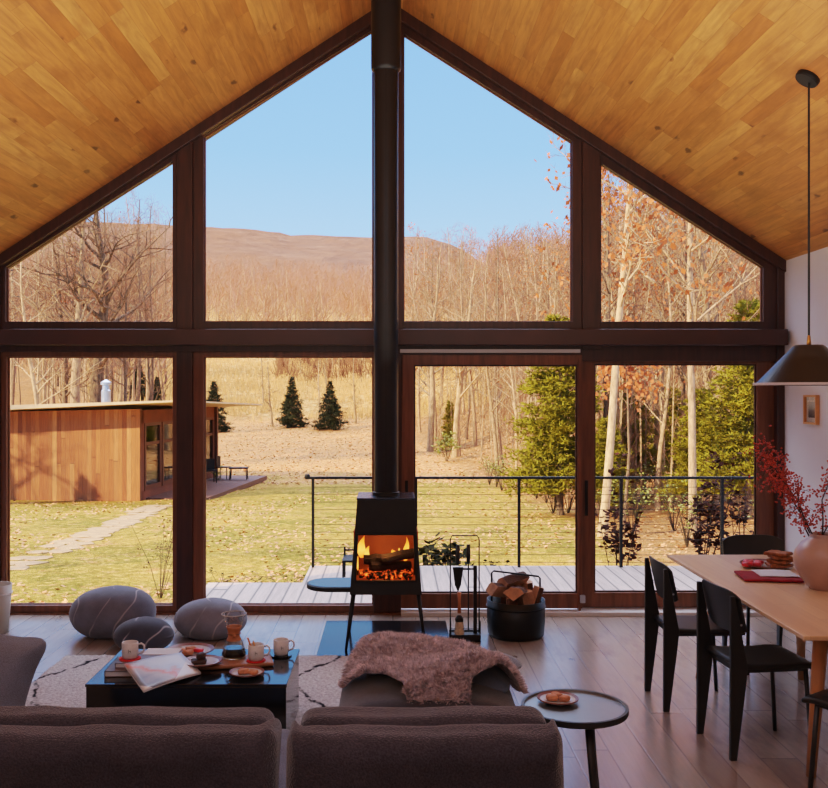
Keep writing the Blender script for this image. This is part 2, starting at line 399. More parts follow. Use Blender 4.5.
def empty(name, loc=(0,0,0), rz=0, label=None, cat=None, group=None, kind=None):
    o = bpy.data.objects.new(name, None); col.objects.link(o); o.location = loc; o.rotation_euler = (0,0,rz)
    o.empty_display_size = .1
    return tag(o, label, cat, group, kind)
def copy_tree(o, loc=None, rz=None, parent=None):
    c = o.copy(); col.objects.link(c); c.parent = parent
    if loc is not None: c.location = loc
    if rz is not None: c.rotation_euler = (0,0,rz)
    for ch in [x for x in bpy.data.objects if x.parent == o]: copy_tree(ch, parent=c)
    return c
def struct(name, mb, mat, **kw):
    o = mb.build(name, mat, **kw); o['kind'] = 'structure'; return o
def W(px, py, d=D):
    p = P(px, py, d); return (p.x, p.z)
def RZ(a): return Matrix.Rotation(a, 4, 'Z')
# ------------------------------------------------------------ room shell
XL, XR, XM = -3.26, 3.15, -0.04
ZR = 4.935; SL = .655
def ceilz(x): return ZR-SL*abs(x-XM)
YB = -2.6
struct('floor', MB().box((XL-.1, YB-.1, -.12), (XR+.1, D+.06, 0)), M['floor'])
zr = ceilz(XR); zl = ceilz(XL); T = .25
o = MB().prism([(XL-.5, ceilz(XL-.5)), (XM, ZR), (XM, ZR+T), (XL-.5, ceilz(XL-.5)+T)], YB-.1, D+.35, 'y')
o.prism([(XM, ZR), (XR+.5, ceilz(XR+.5)), (XR+.5, ceilz(XR+.5)+T), (XM, ZR+T)], YB-.1, D+.35, 'y')
struct('ceiling', o, M['ceiling'])
struct('wall_right', MB().box((XR, YB-.1, 0), (XR+.15, D+.15, zr)), M['wall'])
struct('wall_left', MB().box((XL-.15, YB-.1, 0), (XL, D+.15, zl)), M['wall'])
struct('wall_back', MB().prism([(XL, 0), (XR, 0), (XR, zr), (XM, ZR), (XL, zl)], YB-.15, YB, 'y'), M['wall'])
struct('baseboard_right', MB().box((XR-.015, YB, 0), (XR, D-.02, .11)), M['white'], bevel=.003)
# timber frame
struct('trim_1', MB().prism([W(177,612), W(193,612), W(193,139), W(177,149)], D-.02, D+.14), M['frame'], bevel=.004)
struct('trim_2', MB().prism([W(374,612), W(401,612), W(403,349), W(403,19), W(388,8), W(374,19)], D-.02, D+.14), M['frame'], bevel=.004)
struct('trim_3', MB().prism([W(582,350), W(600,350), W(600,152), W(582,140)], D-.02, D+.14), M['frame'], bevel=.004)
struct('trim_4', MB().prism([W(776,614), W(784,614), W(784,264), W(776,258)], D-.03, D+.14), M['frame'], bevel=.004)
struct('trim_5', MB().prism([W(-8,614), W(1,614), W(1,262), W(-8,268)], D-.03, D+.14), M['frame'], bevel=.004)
def cl(px): return 3.5+abs(px-388)*.6535
struct('trim_6', MB().prism([W(-8,cl(-8)-1), W(388,2), W(388,15), W(-8,cl(-8)+11)], D-.06, D+.16), M['frame'], bevel=.004)
struct('trim_7', MB().prism([W(388,2), W(784,cl(784)-1), W(784,cl(784)+11), W(388,15)], D-.06, D+.16), M['frame'], bevel=.004)
db = D-.16
struct('trim_8', MB().prism([W(-10,329,db), W(788.5,329,db), W(788.5,345,db), W(-10,345,db)], db, D+.12), M['beam'], bevel=.006)
struct('trim_9', MB().prism([W(-8,344), W(401,344), W(401,352), W(-8,352)], D-.04, D+.14), M['frame'], bevel=.003)
struct('trim_10', MB().prism([W(401,344), W(784,344), W(784,361), W(401,361)], D-.01, D+.14), M['frame'], bevel=.003)
struct('trim_11', MB().prism([W(400,349.5), W(579,349.5), W(579,353), W(400,353)], D-.06, D+.02), M['white'])
struct('trim_12', MB().box((W(401,0)[0], D-.09, -.005), (W(784,0)[0], D+.16, .034)), M['white'], bevel=.004)
struct('trim_13', MB().box((W(-8,0)[0], D-.03, -.1), (W(401,0)[0], D+.16, .012)), M['frame2'])
struct('trim_14', MB().box((XL-.1, D+.05, -.9), (XR+.1, D+.16, -.06)), M['frame'])
def window(name, outer, inner, fm='frame', y0=D, y1=D+.07, kind='structure'):
    e = empty(name, (0,0,0), kind='structure')
    O = [W(*p) for p in outer]; I = [W(CX+(p[0]-CX)*1.007, CY+(p[1]-CY)*1.007) for p in inner]
    MB().ring(O, I, y0, y1).build('window_frame', M[fm], e, bevel=.003)
    # thin glazing bead
    n = len(I); cx = sum(p[0] for p in I)/n; cz = sum(p[1] for p in I)/n
    I2 = [(cx+(p[0]-cx)*(1-.012), cz+(p[1]-cz)*(1-.008)) for p in I]
    MB().ring(I, I2, y0+.04, y0+.06).build('glazing_bead', M['frame2'], e)
    MB().prism(I2, y0+.046, y0+.054).build('pane', M['glass'], e)
    return e
window('window_1', [(1,329),(1,262),(177,148),(177,329)], [(8,322),(8,268),(174,163),(174,322)])
window('window_2', [(193,329),(193,137),(374,18),(374,329)], [(205,322),(205,137.5),(373,32),(373,322)])
window('window_3', [(402,329),(402,18),(582,138),(582,329)], [(403.5,322),(403.5,36),(571,143),(571,322)])
window('window_4', [(598,329),(598,150),(777,266),(777,329)], [(600,322),(600,165),(761,268),(761,322)])
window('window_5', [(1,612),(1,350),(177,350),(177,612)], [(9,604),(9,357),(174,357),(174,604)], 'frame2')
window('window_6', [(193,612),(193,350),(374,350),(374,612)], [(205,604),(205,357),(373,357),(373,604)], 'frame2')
dr = empty('door_1', kind='structure')
def door(e, o_, i_, y0, hx):
    W = lambda a, b: (lambda q: (q.x, q.z))(P(a, b, y0+.02))
    O = [W(*p) for p in o_]; I = [W(*p) for p in i_]
    MB().ring(O, I, y0, y0+.055).build('door_frame', M['frame2'], e, bevel=.004)
    I2 = [W(i_[0][0]+1.5, i_[0][1]-1.5), W(i_[1][0]+1.5, i_[1][1]+1.5), W(i_[2][0]-1.5, i_[2][1]+1.5), W(i_[3][0]-1.5, i_[3][1]-1.5)]
    MB().ring(I, I2, y0+.02, y0+.035).build('glazing_bead', M['frame'], e)
    MB().prism(I2, y0+.024, y0+.031).build('pane', M['glass'], e)
    MB().prism([W(hx,515),W(hx+3,515),W(hx+3,480),W(hx,480)], y0-.025, y0-.012).build('door_handle', M['black'], e, bevel=.003)
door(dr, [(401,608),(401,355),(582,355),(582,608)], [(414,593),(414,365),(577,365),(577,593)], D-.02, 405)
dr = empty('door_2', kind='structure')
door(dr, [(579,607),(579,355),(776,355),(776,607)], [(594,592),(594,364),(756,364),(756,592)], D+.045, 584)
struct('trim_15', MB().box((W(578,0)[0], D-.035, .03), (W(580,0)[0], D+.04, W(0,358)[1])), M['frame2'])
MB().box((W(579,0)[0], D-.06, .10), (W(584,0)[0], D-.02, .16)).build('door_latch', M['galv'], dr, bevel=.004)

# ------------------------------------------------------------ stove
st = empty('wood_stove', (-.05, 6.9, 0), 0, 'black steel wood stove on thin splayed legs with a burning fire and tall flue', 'stove')
def sb(name, mb, mat, **kw):
    o = mb.build(name, mat, st, loc=(-.05, 6.9, 0), **kw); o.location = (0,0,0); return o
yf, yk = 6.66, 7.05
def trap(z0, z1, y0, y1, w0, w1):
    mb = MB(); x0, x1 = -.05-w0, -.05+w0; a0, a1 = -.05-w1, -.05+w1
    return mb.add([(x0,y0,z0),(x1,y0,z0),(x1,y1,z0),(x0,y1,z0),(a0,y0,z1),(a1,y0,z1),(a1,y1,z1),(a0,y1,z1)], [(0,3,2,1),(4,5,6,7),(0,1,5,4),(1,2,6,5),(2,3,7,6),(3,0,4,7)])
zb, zt = .385, 1.045; w0, w1 = .25, .199
def hw(z): return lerp(w0, w1, (z-zb)/(zt-zb))
# hollow body: front plates around the firebox
body = MB()
fz0, fz1 = .485, .80; fw0, fw1 = .205, .190
O = [(-.05-w0, zb), (-.05+w0, zb), (-.05+w1, zt), (-.05-w1, zt)]; I = [(-.05-fw0, fz0), (-.05+fw0, fz0), (-.05+fw1, fz1), (-.05-fw1, fz1)]
body.ring(O, I, yf, yf+.02)
body.ring(O, [(p[0]*.97-.0015, lerp(p[1], .73, .03)) for p in O], yf+.02, yk)
body.prism(O, yk-.01, yk)
body.prism([(-.05-hw(.82)+.004, .82), (-.05+hw(.82)-.004, .82), (-.05+w1-.004, zt-.004), (-.05-w1+.004, zt-.004)], yf+.03, yk-.02)
sb('stove_body', body, M['stove'], bevel=.003)
sb('top_plate', MB().box((-.05-w1-.004, yf-.004, zt), (-.05+w1+.004, yk+.004, zt+.012)), M['stovetop'], bevel=.002)
fb = MB(); fb.box((-.05-.2, yk-.12, .45), (-.05+.2, yk-.11, .82)); fb.box((-.05-.225, yf+.03, .44), (-.05-.212, yk-.11, .82)); fb.box((-.05+.212, yf+.03, .44), (-.05+.225, yk-.11, .82)); fb.box((-.05-.22, yf+.03, .455), (-.05+.22, yk-.11, .47))
sb('firebox', fb, M['firebox'])
dp = sb('stove_door', MB().ring([(a-.012*(1 if a > -.05 else -1)*-1, b+(.012 if b > .6 else -.012)) for a, b in I], I, yf-.012, yf), M['black'], bevel=.002)
g = MB().prism([(a*.98-.001, b) for a, b in I], yf-.008, yf-.003).build('door_glass', M['clearglass'], dp, loc=(-.05,6.9,0)); g.location = (0,0,0)
for sx in (-1, 1):
    for sy in (-1, 1):
        top = Vector((-.05+sx*.225, 6.9+sy*.19, .40)); ft = Vector((-.05+sx*.275, 6.9+sy*.27, .007))
        sb('leg', MB().tube([top, ft], [.016, .009], 10), M['black'], smooth=True)
fl = MB().lathe([(.088,1.055),(.088,4.12)], (-.05,6.9,0), 40)
sb('flue_pipe', fl, M['flue'], smooth=True)
sb('flue_collar', MB().lathe([(.098,1.056),(.098,1.075),(.089,1.08)], (-.05,6.9,0), 40), M['stove'], smooth=False)
sb('flue_sleeve', MB().lathe([(.09,4.09),(.105,4.105),(.108,4.12),(.108,5.4)], (-.05,6.9,0), 40), M['flue'], smooth=True)
sb('flue_seam', MB().box((-.052, 6.81, 1.13), (-.048, 6.813, 4.1)), M['black'])
# small round-ended shelf
pts = []
x0, x1 = -.62, -.25; yc = 6.89; r = .19
for k in range(17):
    a = PI/2+PI*k/16; pts.append((x0+r*.9+r*.9*math.cos(a), yc+r*math.sin(a)))
pts += [(x1, yc-r), (x1, yc+r)]
sh = sb('side_shelf', MB().prism(pts, .395, .425, 'z'), M['black'], bevel=.003)
pin = [(lerp(-.4, p[0], .94), lerp(yc, p[1], .9)) for p in pts]
o = MB().prism(pin, .4255, .428, 'z').build('shelf_top', M['hearth'], sh, loc=(-.05,6.9,0)); o.location = (0,0,0)
# flames belong to the stove
random.seed(3)
for (fx, fz, fh, fwd) in ((-.17,.62,.16,.05), (-.13,.60,.12,.035), (.10,.62,.15,.04), (.14,.60,.17,.035), (.06,.62,.06,.04), (-.02,.60,.05,.035), (-.20,.52,.12,.022), (.155,.56,.1,.02), (-.07,.5,.07,.025)):
    mb = MB(); yk_ = 6.93+random.uniform(-.02, .05)
    pts = []; rs = []
    ph = random.uniform(0, 6)
    for k in range(9):
        t = k/8; pts.append((-.05+fx+math.sin(t*4+ph)*.018*t, yk_, fz+fh*t-.02)); rs.append(max(.001, fwd*(math.sin(PI*min(1, t*.78+.16))**1.2)*(1-t)**.45))
    mb.tube(pts, rs, 10, flat=.55)
    sb('flame', mb, M['flame'], smooth=True)
sp = empty('burning_log', (0,0,0))
def log_mesh(L, r, seed, a0=0, a1=2*PI):
    random.seed(seed); n = 9; ring = []
    for j in range(n):
        a = a0+(a1-a0)*j/(n-1 if a1 < 6 else n); ring.append((r*random.uniform(.88, 1.08)*math.cos(a), r*random.uniform(.88, 1.08)*math.sin(a)))
    if a1 < 6: ring.append((0, 0))
    mb = MB(); k = len(ring); S = 5
    for i in range(S+1):
        t = i/S-.5; s_ = 1 if 0 < i < S else .97; jx = random.uniform(-.004, .004)
        mb.v += [(t*L, y*s_+jx, z*s_+jx) for y, z in ring]
    for i in range(S):
        for j in range(k): mb.f.append((i*k+j, i*k+(j+1) % k, (i+1)*k+(j+1) % k, (i+1)*k+j))
    mb.f.append(tuple(range(k-1, -1, -1))); mb.f.append(tuple(S*k+j for j in range(k)))
    return mb
bpy.data.objects.remove(sp)
bl = [((-.10,6.86,.60),(0,-.05,.06),.22,.036,'charred log lying left in the stove fire'), ((.04,6.83,.625),(0,-.22,.0),.24,.036,'charred log tilted up to the right on top of the stove fire'),
      ((-.02,6.88,.545),(0,.05,.3),.30,.038,'charred log at the bottom of the stove fire among the embers')]
for loc, rot, L, r, lab in bl:
    o = log_mesh(L, r, hash(lab) % 97 if False else len(lab)).build('burning_log', M['charlog']); o.location = loc; o.rotation_euler = rot
    tag(o, lab, 'log')
random.seed(9)
mb = MB()
for k in range(150):
    mb.softbox((-.05+random.uniform(-.18,.18), 6.71+random.uniform(0,.22), .485+random.uniform(0,.03)), (.035,.035,.028), .014, 3)
o = mb.build('embers', M['embers'], smooth=True); tag(o, 'glowing red embers heaped on the stove floor', 'embers', kind='stuff')
# hearth plate
tag(MB().box((-.52, 6.12, 0.0), (.41, 7.5, .006)).build('hearth_plate', M['hearth'], bevel=.002), 'flat dark steel hearth plate on the floor under the stove', 'hearth plate')

# ------------------------------------------------------------ fire tools
ts = empty('fire_tool_stand', (.52, 6.95, 0), 0, 'thin black wire fire tool stand with square tray base', 'tool stand')
def tb(name, mb, mat, parent=ts, **kw):
    o = mb.build(name, mat, parent, loc=parent.location, **kw); o.location = (0,0,0); return o
tb('tray', MB().ring([(.41,0),(.63,0),(.63,.04),(.41,.04)], [(.414,.004),(.626,.004),(.626,.036),(.414,.036)], 6.89, 7.03).box((.41,6.885,0),(.63,7.035,.012)).box((.41,6.885,.0),(.63,6.893,.05)).box((.41,7.027,0),(.63,7.035,.05)), M['black'])
tb('wire_frame', MB().tube([(.413,6.9,.02),(.413,6.9,.15)], .006, 6).tube([(.627,6.9,.02),(.627,6.9,.15)], .004, 6).tube([(.413,6.9,.09),(.627,6.9,.09)], .003, 6), M['black'])
tb('hanging_frame', MB().tube([(.418,7.0,.02),(.418,7.0,.72),(.43,7.0,.745),(.615,7.0,.745),(.628,7.0,.72),(.628,7.0,.02)], .0048, 8), M['black'])
tb('support_bar', MB().box((.585,6.97,.01),(.61,6.995,.53)).box((.44,6.975,.50),(.61,6.985,.512)), M['black'])
t1 = empty('ash_shovel', (.468, 6.93, .35), 0, 'small black ash shovel hanging blade down on the fire tool stand', 'shovel')
tb('handle', MB().tube([(.468,6.93,.55),(.468,6.93,.60),(.468,6.93,.69)], [.012,.016,.013], 10), M['chair'], t1, smooth=True)
tb('blade', MB().add([(.430,6.905,.53),(.506,6.905,.53),(.49,6.92,.40),(.468,6.918,.35),(.446,6.92,.40),(.43,6.935,.53),(.506,6.935,.53),(.468,6.93,.35)], [(0,1,2,3,4),(5,7,6),(0,5,6,1)]), M['black'], t1)
t2 = empty('hearth_brush', (.478, 6.92, .06), 0, 'hearth brush with pale wooden handle standing in the tool tray', 'brush')
tb('handle', MB().tube([(.478,6.92,.20),(.478,6.92,.28),(.478,6.92,.35)], [.014,.010,.015], 10), M['collar'], t2, smooth=True)
tb('ferrule', MB().lathe([(.016,.18),(.03,.16),(.03,.14)], (.478,6.92,0), 16), M['black'], t2)
tb('bristles', MB().lathe([(.028,.14),(.036,.05)], (.478,6.92,0), 16), M['bristle'], t2)
t3 = empty('poker', (.545, 6.94, .03), 0, 'long black poker hanging upright beside the shovel on the tool stand', 'poker')
tb('handle', MB().tube([(.545,6.94,.56),(.545,6.94,.6),(.545,6.94,.69)], [.012,.016,.013], 10), M['chair'], t3, smooth=True)
tb('shaft', MB().tube([(.545,6.94,.56),(.545,6.94,.06)], .005, 8), M['black'], t3)

# ------------------------------------------------------------ log bucket
bk = empty('log_bucket', (.905, 7.07, 0), 0, 'round black iron firewood bucket with tall hoop handle near the glass doors', 'bucket')
def bb(name, mb, mat, parent=bk, **kw):
    o = mb.build(name, mat, parent, loc=bk.location, **kw); o.location = (0,0,0); return o
bc = (.905, 7.07, 0)
bb('bucket_body', MB().lathe([(.0,0),(.185,0),(.205,.02),(.212,.10),(.214,.27),(.205,.27),(.2,.03),(0,.03)], bc, 48), M['bucket'], smooth=True)
bb('band', MB().lathe([(.214,.215),(.219,.215),(.219,.225),(.214,.225)], bc, 48), M['bucket'])
bb('handle', MB().tube([(.905-.178,7.07,.20),(.905-.178,7.07,.46),(.905-.165,7.07,.475),(.905+.165,7.07,.435),(.905+.178,7.07,.42),(.905+.178,7.07,.12)], .007, 8), M['bucket'], smooth=True)
labs = ['tall split firewood piece at the left of the bucket', 'topmost firewood piece lying across the bucket pile', 'firewood wedge showing its pale end at the front of the bucket',
        'split firewood piece leaning at the right side of the bucket', 'tall firewood piece at the back middle of the bucket pile', 'short firewood piece low at the right front of the bucket',
        'firewood piece with dark bark at the back left of the bucket', 'firewood piece with dark bark at the back right of the bucket', 'short firewood piece low at the left front of the bucket']
lp = [((.80,7.04,.285),(.3,.25,.5),.20,.08), ((.90,7.08,.355),(.5,-.12,.5),.20,.075), ((.89,6.97,.285),(.6,.15,1.25),.18,.08), ((.995,7.06,.25),(1.2,1.9,.3),.26,.065), ((.90,7.12,.26),(0,1.5,1),.26,.08),
      ((.96,7.0,.22),(.4,1.2,.9),.22,.07), ((.82,7.13,.24),(2,1.62,.4),.28,.07), ((.97,7.13,.24),(1,1.45,.3),.28,.07), ((.83,6.98,.20),(2.2,1.5,.9),.22,.065)]
for q, ((loc, rot, L, r), lab) in enumerate(zip(lp, labs)):
    mb = log_mesh(L, r*1.25, len(lab)+q, 0, 1.9)
    def fm_(me):
        out = []
        for p in me.polygons:
            c_ = p.center; rr = math.hypot(c_.y, c_.z); out.append(1 if abs(p.normal.x) < .5 and rr > r*.95 else 0)
        return out
    o = mb.build('firewood_log', M['log'], mat2=M['bark'], facemat=fm_); o.location = loc; o.rotation_euler = rot; tag(o, lab, 'firewood')

# ------------------------------------------------------------ felt stones
def pebble(name, c, size, seed, mat, label, rz=0):
    def fn(p):
        d = noise.noise(Vector((p.x*2.2+seed, p.y*2.2, p.z*2.2)))*.07
        return p*(1+d)+Vector((0,0,-.03*abs(p.x)/size[0]*(1 if p.z > 0 else 0)))
    mb = MB(); n = 28
    prof = []
    vs = []
    for i in range(n+1):
        ph = -PI/2+PI*i/n
        for j in range(48):
            a = 2*PI*j/48; e = .72
            cp = abs(math.cos(ph))**e; sp_ = math.copysign(abs(math.sin(ph))**1.0, ph)
            v = Vector((size[0]/2*cp*math.cos(a), size[1]/2*cp*math.sin(a), size[2]/2*sp_)); vs.append(fn(v))
    zmin = min(v.z for v in vs)
    fs = [(i*48+j, i*48+(j+1) % 48, (i+1)*48+(j+1) % 48, (i+1)*48+j) for i in range(n) for j in range(48)]
    vs = [(v.x, v.y, max(v.z-zmin, .012)-.012) for v in vs]
    o = mb.add(vs, fs).build(name, mat, smooth=True); o.location = c; o.rotation_euler[2] = rz
    return tag(o, label, 'floor cushion')
pebble('stone_cushion', (-2.06, 7.08, 0), (.62,.50,.375), 1.3, M['felt_grey'], 'largest grey felt stone cushion with pale veins by the left window')
pebble('stone_cushion', (-1.745, 6.70, 0), (.42,.34,.225), 5.1, M['felt_dark'], 'small dark charcoal felt stone cushion in front of the largest one')
pebble('stone_cushion', (-1.335, 7.05, 0), (.54,.42,.285), 9.7, M['felt_light'], 'light grey felt stone cushion behind the coffee carafe, right of the others')
# bin
b = empty('pale_bin', (-2.97, 7.15, 0), 0, 'pale off-white round bin at the left edge by the window', 'bin')
MB().lathe([(0,0),(.10,0),(.125,.36),(.118,.36),(.095,.02),(0,.02)], (0,0,0), 36).build('bin_body', M['bin'], b, smooth=True)
MB().lathe([(.124,.29),(.13,.292),(.13,.30),(.124,.302)], (0,0,0), 36).build('bin_band', M['white'], b)

# ------------------------------------------------------------ rug
random.seed(5)
mb = MB(); nx, ny = 150, 150; rx0, rx1, ry0, ry1 = -2.22, .22, 4.2, 6.48
for j in range(ny+1):
    for i in range(nx+1):
        x = lerp(rx0, rx1, i/nx); y = lerp(ry0, ry1, j/ny)
        ex = noise.noise(Vector((x*6, y*6, 0)))*.012
        z = .018+.006*noise.noise(Vector((x*30, y*30, 1)))+.005*random.random()
        if i in (0, nx) or j in (0, ny): z = .001
        mb.v.append((x+ex, y+ex, z))
for j in range(ny):
    for i in range(nx): mb.f.append((j*(nx+1)+i, j*(nx+1)+i+1, (j+1)*(nx+1)+i+1, (j+1)*(nx+1)+i))
tag(mb.build('area_rug', M['rug'], smooth=True), 'cream shaggy rug with dark diamond lines under the coffee table', 'rug')

# ------------------------------------------------------------ coffee table and what stands on it
ct = empty('coffee_table', (-1.02, 5.05, 0.026), 0, 'low black glossy block coffee table in front of the sofa', 'table')
MB().box((-.493, -.32, .0), (.493, .32, .315)).build('table_block', M['lacquer'], ct, bevel=.003)
MB().box((-.497, -.324, .315), (.497, .324, .33)).build('table_top', M['lacquer'], ct, bevel=.002)
ZT = .3575
def rbox(c, s, rz, name, mat, label, cat, bevel=.002, **kw):
    o = MB().box((-s[0]/2,-s[1]/2,0), (s[0]/2,s[1]/2,s[2])).build(name, mat, bevel=bevel); o.location = c; o.rotation_euler[2] = rz; return tag(o, label, cat, **kw)
def book(c, s, rz, cover, label):
    e = empty('book', c, rz, label, 'book')
    MB().box((-s[0]/2+.004,-s[1]/2+.004,.003), (s[0]/2-.004,s[1]/2-.004,s[2]-.003)).build('pages', M['paper'], e)
    MB().box((-s[0]/2,-s[1]/2,0), (s[0]/2,s[1]/2,.003)).box((-s[0]/2,-s[1]/2,s[2]-.003), (s[0]/2,s[1]/2,s[2])).box((-s[0]/2,-s[1]/2,0), (-s[0]/2+.003,s[1]/2,s[2])).build('cover', cover, e)
    return e
M['cov1'] = simple('book_cover_brown', srgb(92,76,72), .5); M['cov2'] = simple('book_cover_slate', srgb(112,110,122), .5); M['cov3'] = simple('book_cover_pale', srgb(190,192,200), .4)
book((-1.30,4.98,ZT), (.32,.27,.03), .03, M['cov1'], 'brown covered book at the bottom of the stack on the coffee table')
book((-1.27,5.01,ZT+.0305), (.29,.24,.026), -.02, M['cov2'], 'slate grey book on top of the stack on the coffee table')
# open magazine, propped on the books and reaching over the table edge
c4 = [Vector((-1.168,4.50,.392)), Vector((-.975,4.88,.366)), Vector((-1.11,5.03,.426)), Vector((-1.345,4.80,.432))]
m = N('magazine_page'); v = m.coord(space='Generated'); X, Y, Z = m.sep(v)
pic = m.ramp(m.math('ADD', Y, m.math('MULTIPLY', m.noise(v, 4, 4), .5)), [(.45, srgb(120,124,134)), (.65, srgb(176,160,160)), (.75, srgb(205,120,96)), (.85, srgb(172,188,214)), (1, srgb(190,204,224))])
inb = m.math('MULTIPLY', m.math('GREATER_THAN', Y, .1), m.math('LESS_THAN', X, .75))
m.set(m.mix(inb, srgb(214,216,222), pic), .35); M['magpage'] = m.m
mb = MB(); nn = 10
def bil(u, w): return c4[0]*(1-u)*(1-w)+c4[1]*u*(1-w)+c4[2]*u*w+c4[3]*(1-u)*w
for j in range(nn+1):
    for i in range(nn+1):
        u = i/nn; w = j/nn; p = bil(u, w)+Vector((0,0,.006*math.sin(PI*u)+.004)); mb.v.append(tuple(p))
for j in range(nn):
    for i in range(nn): mb.f.append((j*11+i, j*11+i+1, (j+1)*11+i+1, (j+1)*11+i))
mg = empty('magazine', (0,0,0), 0, 'pale magazine with a landscape picture overhanging the front edge of the coffee table', 'magazine')
cvr = mb.build('cover_page', M['magpage'], mg, smooth=True); md = cvr.modifiers.new('s', 'SOLIDIFY'); md.thickness = .002
mb2 = MB(); mb2.v = [(x, y, z-.006) for x, y, z in mb.v]; mb2.f = mb.f
pg = mb2.build('inner_pages', M['paper'], mg, smooth=True); md = pg.modifiers.new('s', 'SOLIDIFY'); md.thickness = .005
tag(MB().box((-.09,-.06,0),(.09,.06,.003)).build('folded_leaflet', M['paper']), 'small white leaflet on the slate grey book behind the mug', 'leaflet').location = (-1.225, 5.10, ZT+.0572)
# mugs
def mug(c, rz, label, spoon=None):
    e = empty('mug', c, rz, label, 'mug'); e.scale = (.92,.92,.92)
    MB().lathe([(0,0),(.036,0),(.043,.006),(.0455,.03),(.0455,.088),(.043,.09),(.041,.086),(.040,.012),(0,.010)], (0,0,0), 36).build('cup', M['ceramic'], e, smooth=True)
    MB().tube([(.044,0,.074),(.062,0,.078),(.076,0,.066),(.078,0,.045),(.068,0,.027),(.044,0,.02)], .0055, 8).build('handle', M['ceramic'], e, smooth=True)
    MB().lathe([(0,.066),(.0405,.066)], (0,0,0), 24).build('drink', M['coffee'], e)
    mk = MB().box((-.008,-.0462,.038),(-.006,-.0448,.058)).box((-.006,-.0462,.048),(.004,-.0448,.050)).box((.002,-.0462,.040),(.004,-.0448,.052))
    mk.build('printed_mark', M['black'], e)
    return e
def disc(c, r, h, mat, name, label, cat, **kw):
    o = MB().lathe([(0,0),(r,0),(r,h),(0,h)], (0,0,0), 36).build(name, mat); o.location = c; return tag(o, label, cat, **kw)
disc((-1.36,4.965,ZT+.057), .055, .005, M['red'], 'coaster', 'red round coaster under the mug on the books', 'coaster')
mug((-1.36,4.965,ZT+.062), .25, 'cream mug with a dark mark on the red coaster on the books')
# cutting board
cb = MB().softbox((0,0,.01), (.38,.19,.02), .008, 8).build('serving_board', M['board'], smooth=True); cb.location = (-.83,5.08,ZT); cb.rotation_euler[2] = .22
tag(cb, 'long wooden serving board under the carafe and a mug', 'serving board')
disc((-.722,5.06,ZT+.0205), .05, .005, M['red'], 'coaster', 'red round coaster under the mug on the serving board', 'coaster')
mug((-.722,5.06,ZT+.026), .2, 'cream mug with a cinnamon stick in it on the serving board')
o = MB().tube([(-.733,5.07,ZT+.05),(-.768,5.07,ZT+.140)], .005, 8).build('cinnamon_stick', M['collar'], smooth=True); tag(o, 'cinnamon stick leaning in the mug beside the carafe', 'cinnamon stick')
o = MB().tube([(-.72,5.07,ZT+.05),(-.74,5.08,ZT+.122)], .004, 8).build('stirring_spoon', M['brass'], smooth=True); tag(o, 'thin copper spoon handle standing in the mug beside the carafe', 'spoon')
disc((-.61,5.235,ZT), .058, .006, M['lacquer'], 'coaster', 'dark round coaster under the mug at the right back of the coffee table', 'coaster')
mug((-.61,5.235,ZT+.0065), .3, 'cream mug standing alone at the right back corner of the coffee table')
# carafe
ca = empty('coffee_carafe', (-.85,5.13,ZT+.0205), 0, 'hourglass glass pour-over carafe with wooden collar, half full of coffee', 'carafe')
prof = [(0,.0),(.055,.0),(.066,.008),(.066,.025),(.045,.085),(.026,.125),(.027,.135),(.045,.18),(.066,.232)]
MB().lathe(prof+[(.064,.232),(.043,.18),(.024,.135),(.023,.125),(.042,.085),(.063,.025),(.06,.006),(0,.004)], (0,0,0), 40).build('glass_body', M['clearglass'], ca, smooth=True)
MB().lathe([(0,.006),(.056,.006),(.062,.014),(.062,.026),(.053,.052),(0,.052)], (0,0,0), 36).build('coffee', M['coffee'], ca, smooth=False)
cc = MB().lathe([(.040,.092),(.032,.112),(.030,.13),(.036,.152),(.043,.166),(.039,.166),(.029,.14),(.027,.125),(.036,.092)], (0,0,0), 36).build('wood_collar', M['collar'], ca, smooth=True)
MB().tube([(.036*math.cos(a),.036*math.sin(a),.128) for a in [k*PI/12 for k in range(25)]], .003, 6).build('leather_tie', M['board'], cc, smooth=True)
MB().softbox((0.01,-.042,.122), (.018,.012,.018), .006, 5).build('bead', M['collar'], cc, smooth=True)
MB().lathe([(.064,.229),(.068,.229),(.068,.234),(.064,.234)], (0,0,0), 40).build('rim', M['plate'], ca, smooth=True)
def plate(c, r, label, mat='plate', rim=True, h=.016):
    e = empty('plate', c, 0, label, 'plate')
    MB().lathe([(0,0),(r*.55,0),(r*.62,.003),(r*.95,h),(r,h+.002),(r*.985,h+.004),(r*.6,.007),(0,.005)], (0,0,0), 48).build('plate_body', M[mat], e, smooth=True)
    if rim: MB().lathe([(r*.86,h*.74+.004),(r*.975,h+.0045),(r*1.004,h+.006),(r*1.006,h+.001)], (0,0,0), 48).build('rim', M['plate_dark'], e)
    return e
def blob(c, s, name, mat, label, cat, seed=1, rz=0, group=None):
    def fn(p): return p*(1+.22*noise.noise(p*40+Vector((seed,0,0))))
    o = MB().softbox((0,0,s[2]/2), s, min(s)*.45, 8, fn).build(name, M[mat], smooth=True); o.location = c; o.rotation_euler[2] = rz
    return tag(o, label, cat, group)
plate((-1.11,5.255,ZT), .128, 'large plate with dark rim and pastries at the back of the coffee table', h=.026)
for i, (dx, dy, lab) in enumerate([(-.05,-.01,'leftmost golden pastry on the large dark-rimmed plate'), (.0,.03,'rear golden pastry on the large dark-rimmed plate'), (.0,-.04,'front golden pastry on the large dark-rimmed plate')]):
    blob((-1.11+dx,5.255+dy,ZT+.008), (.055,.045,.028), 'pastry', 'pastry', lab, 'pastry', i+2, i*.7)
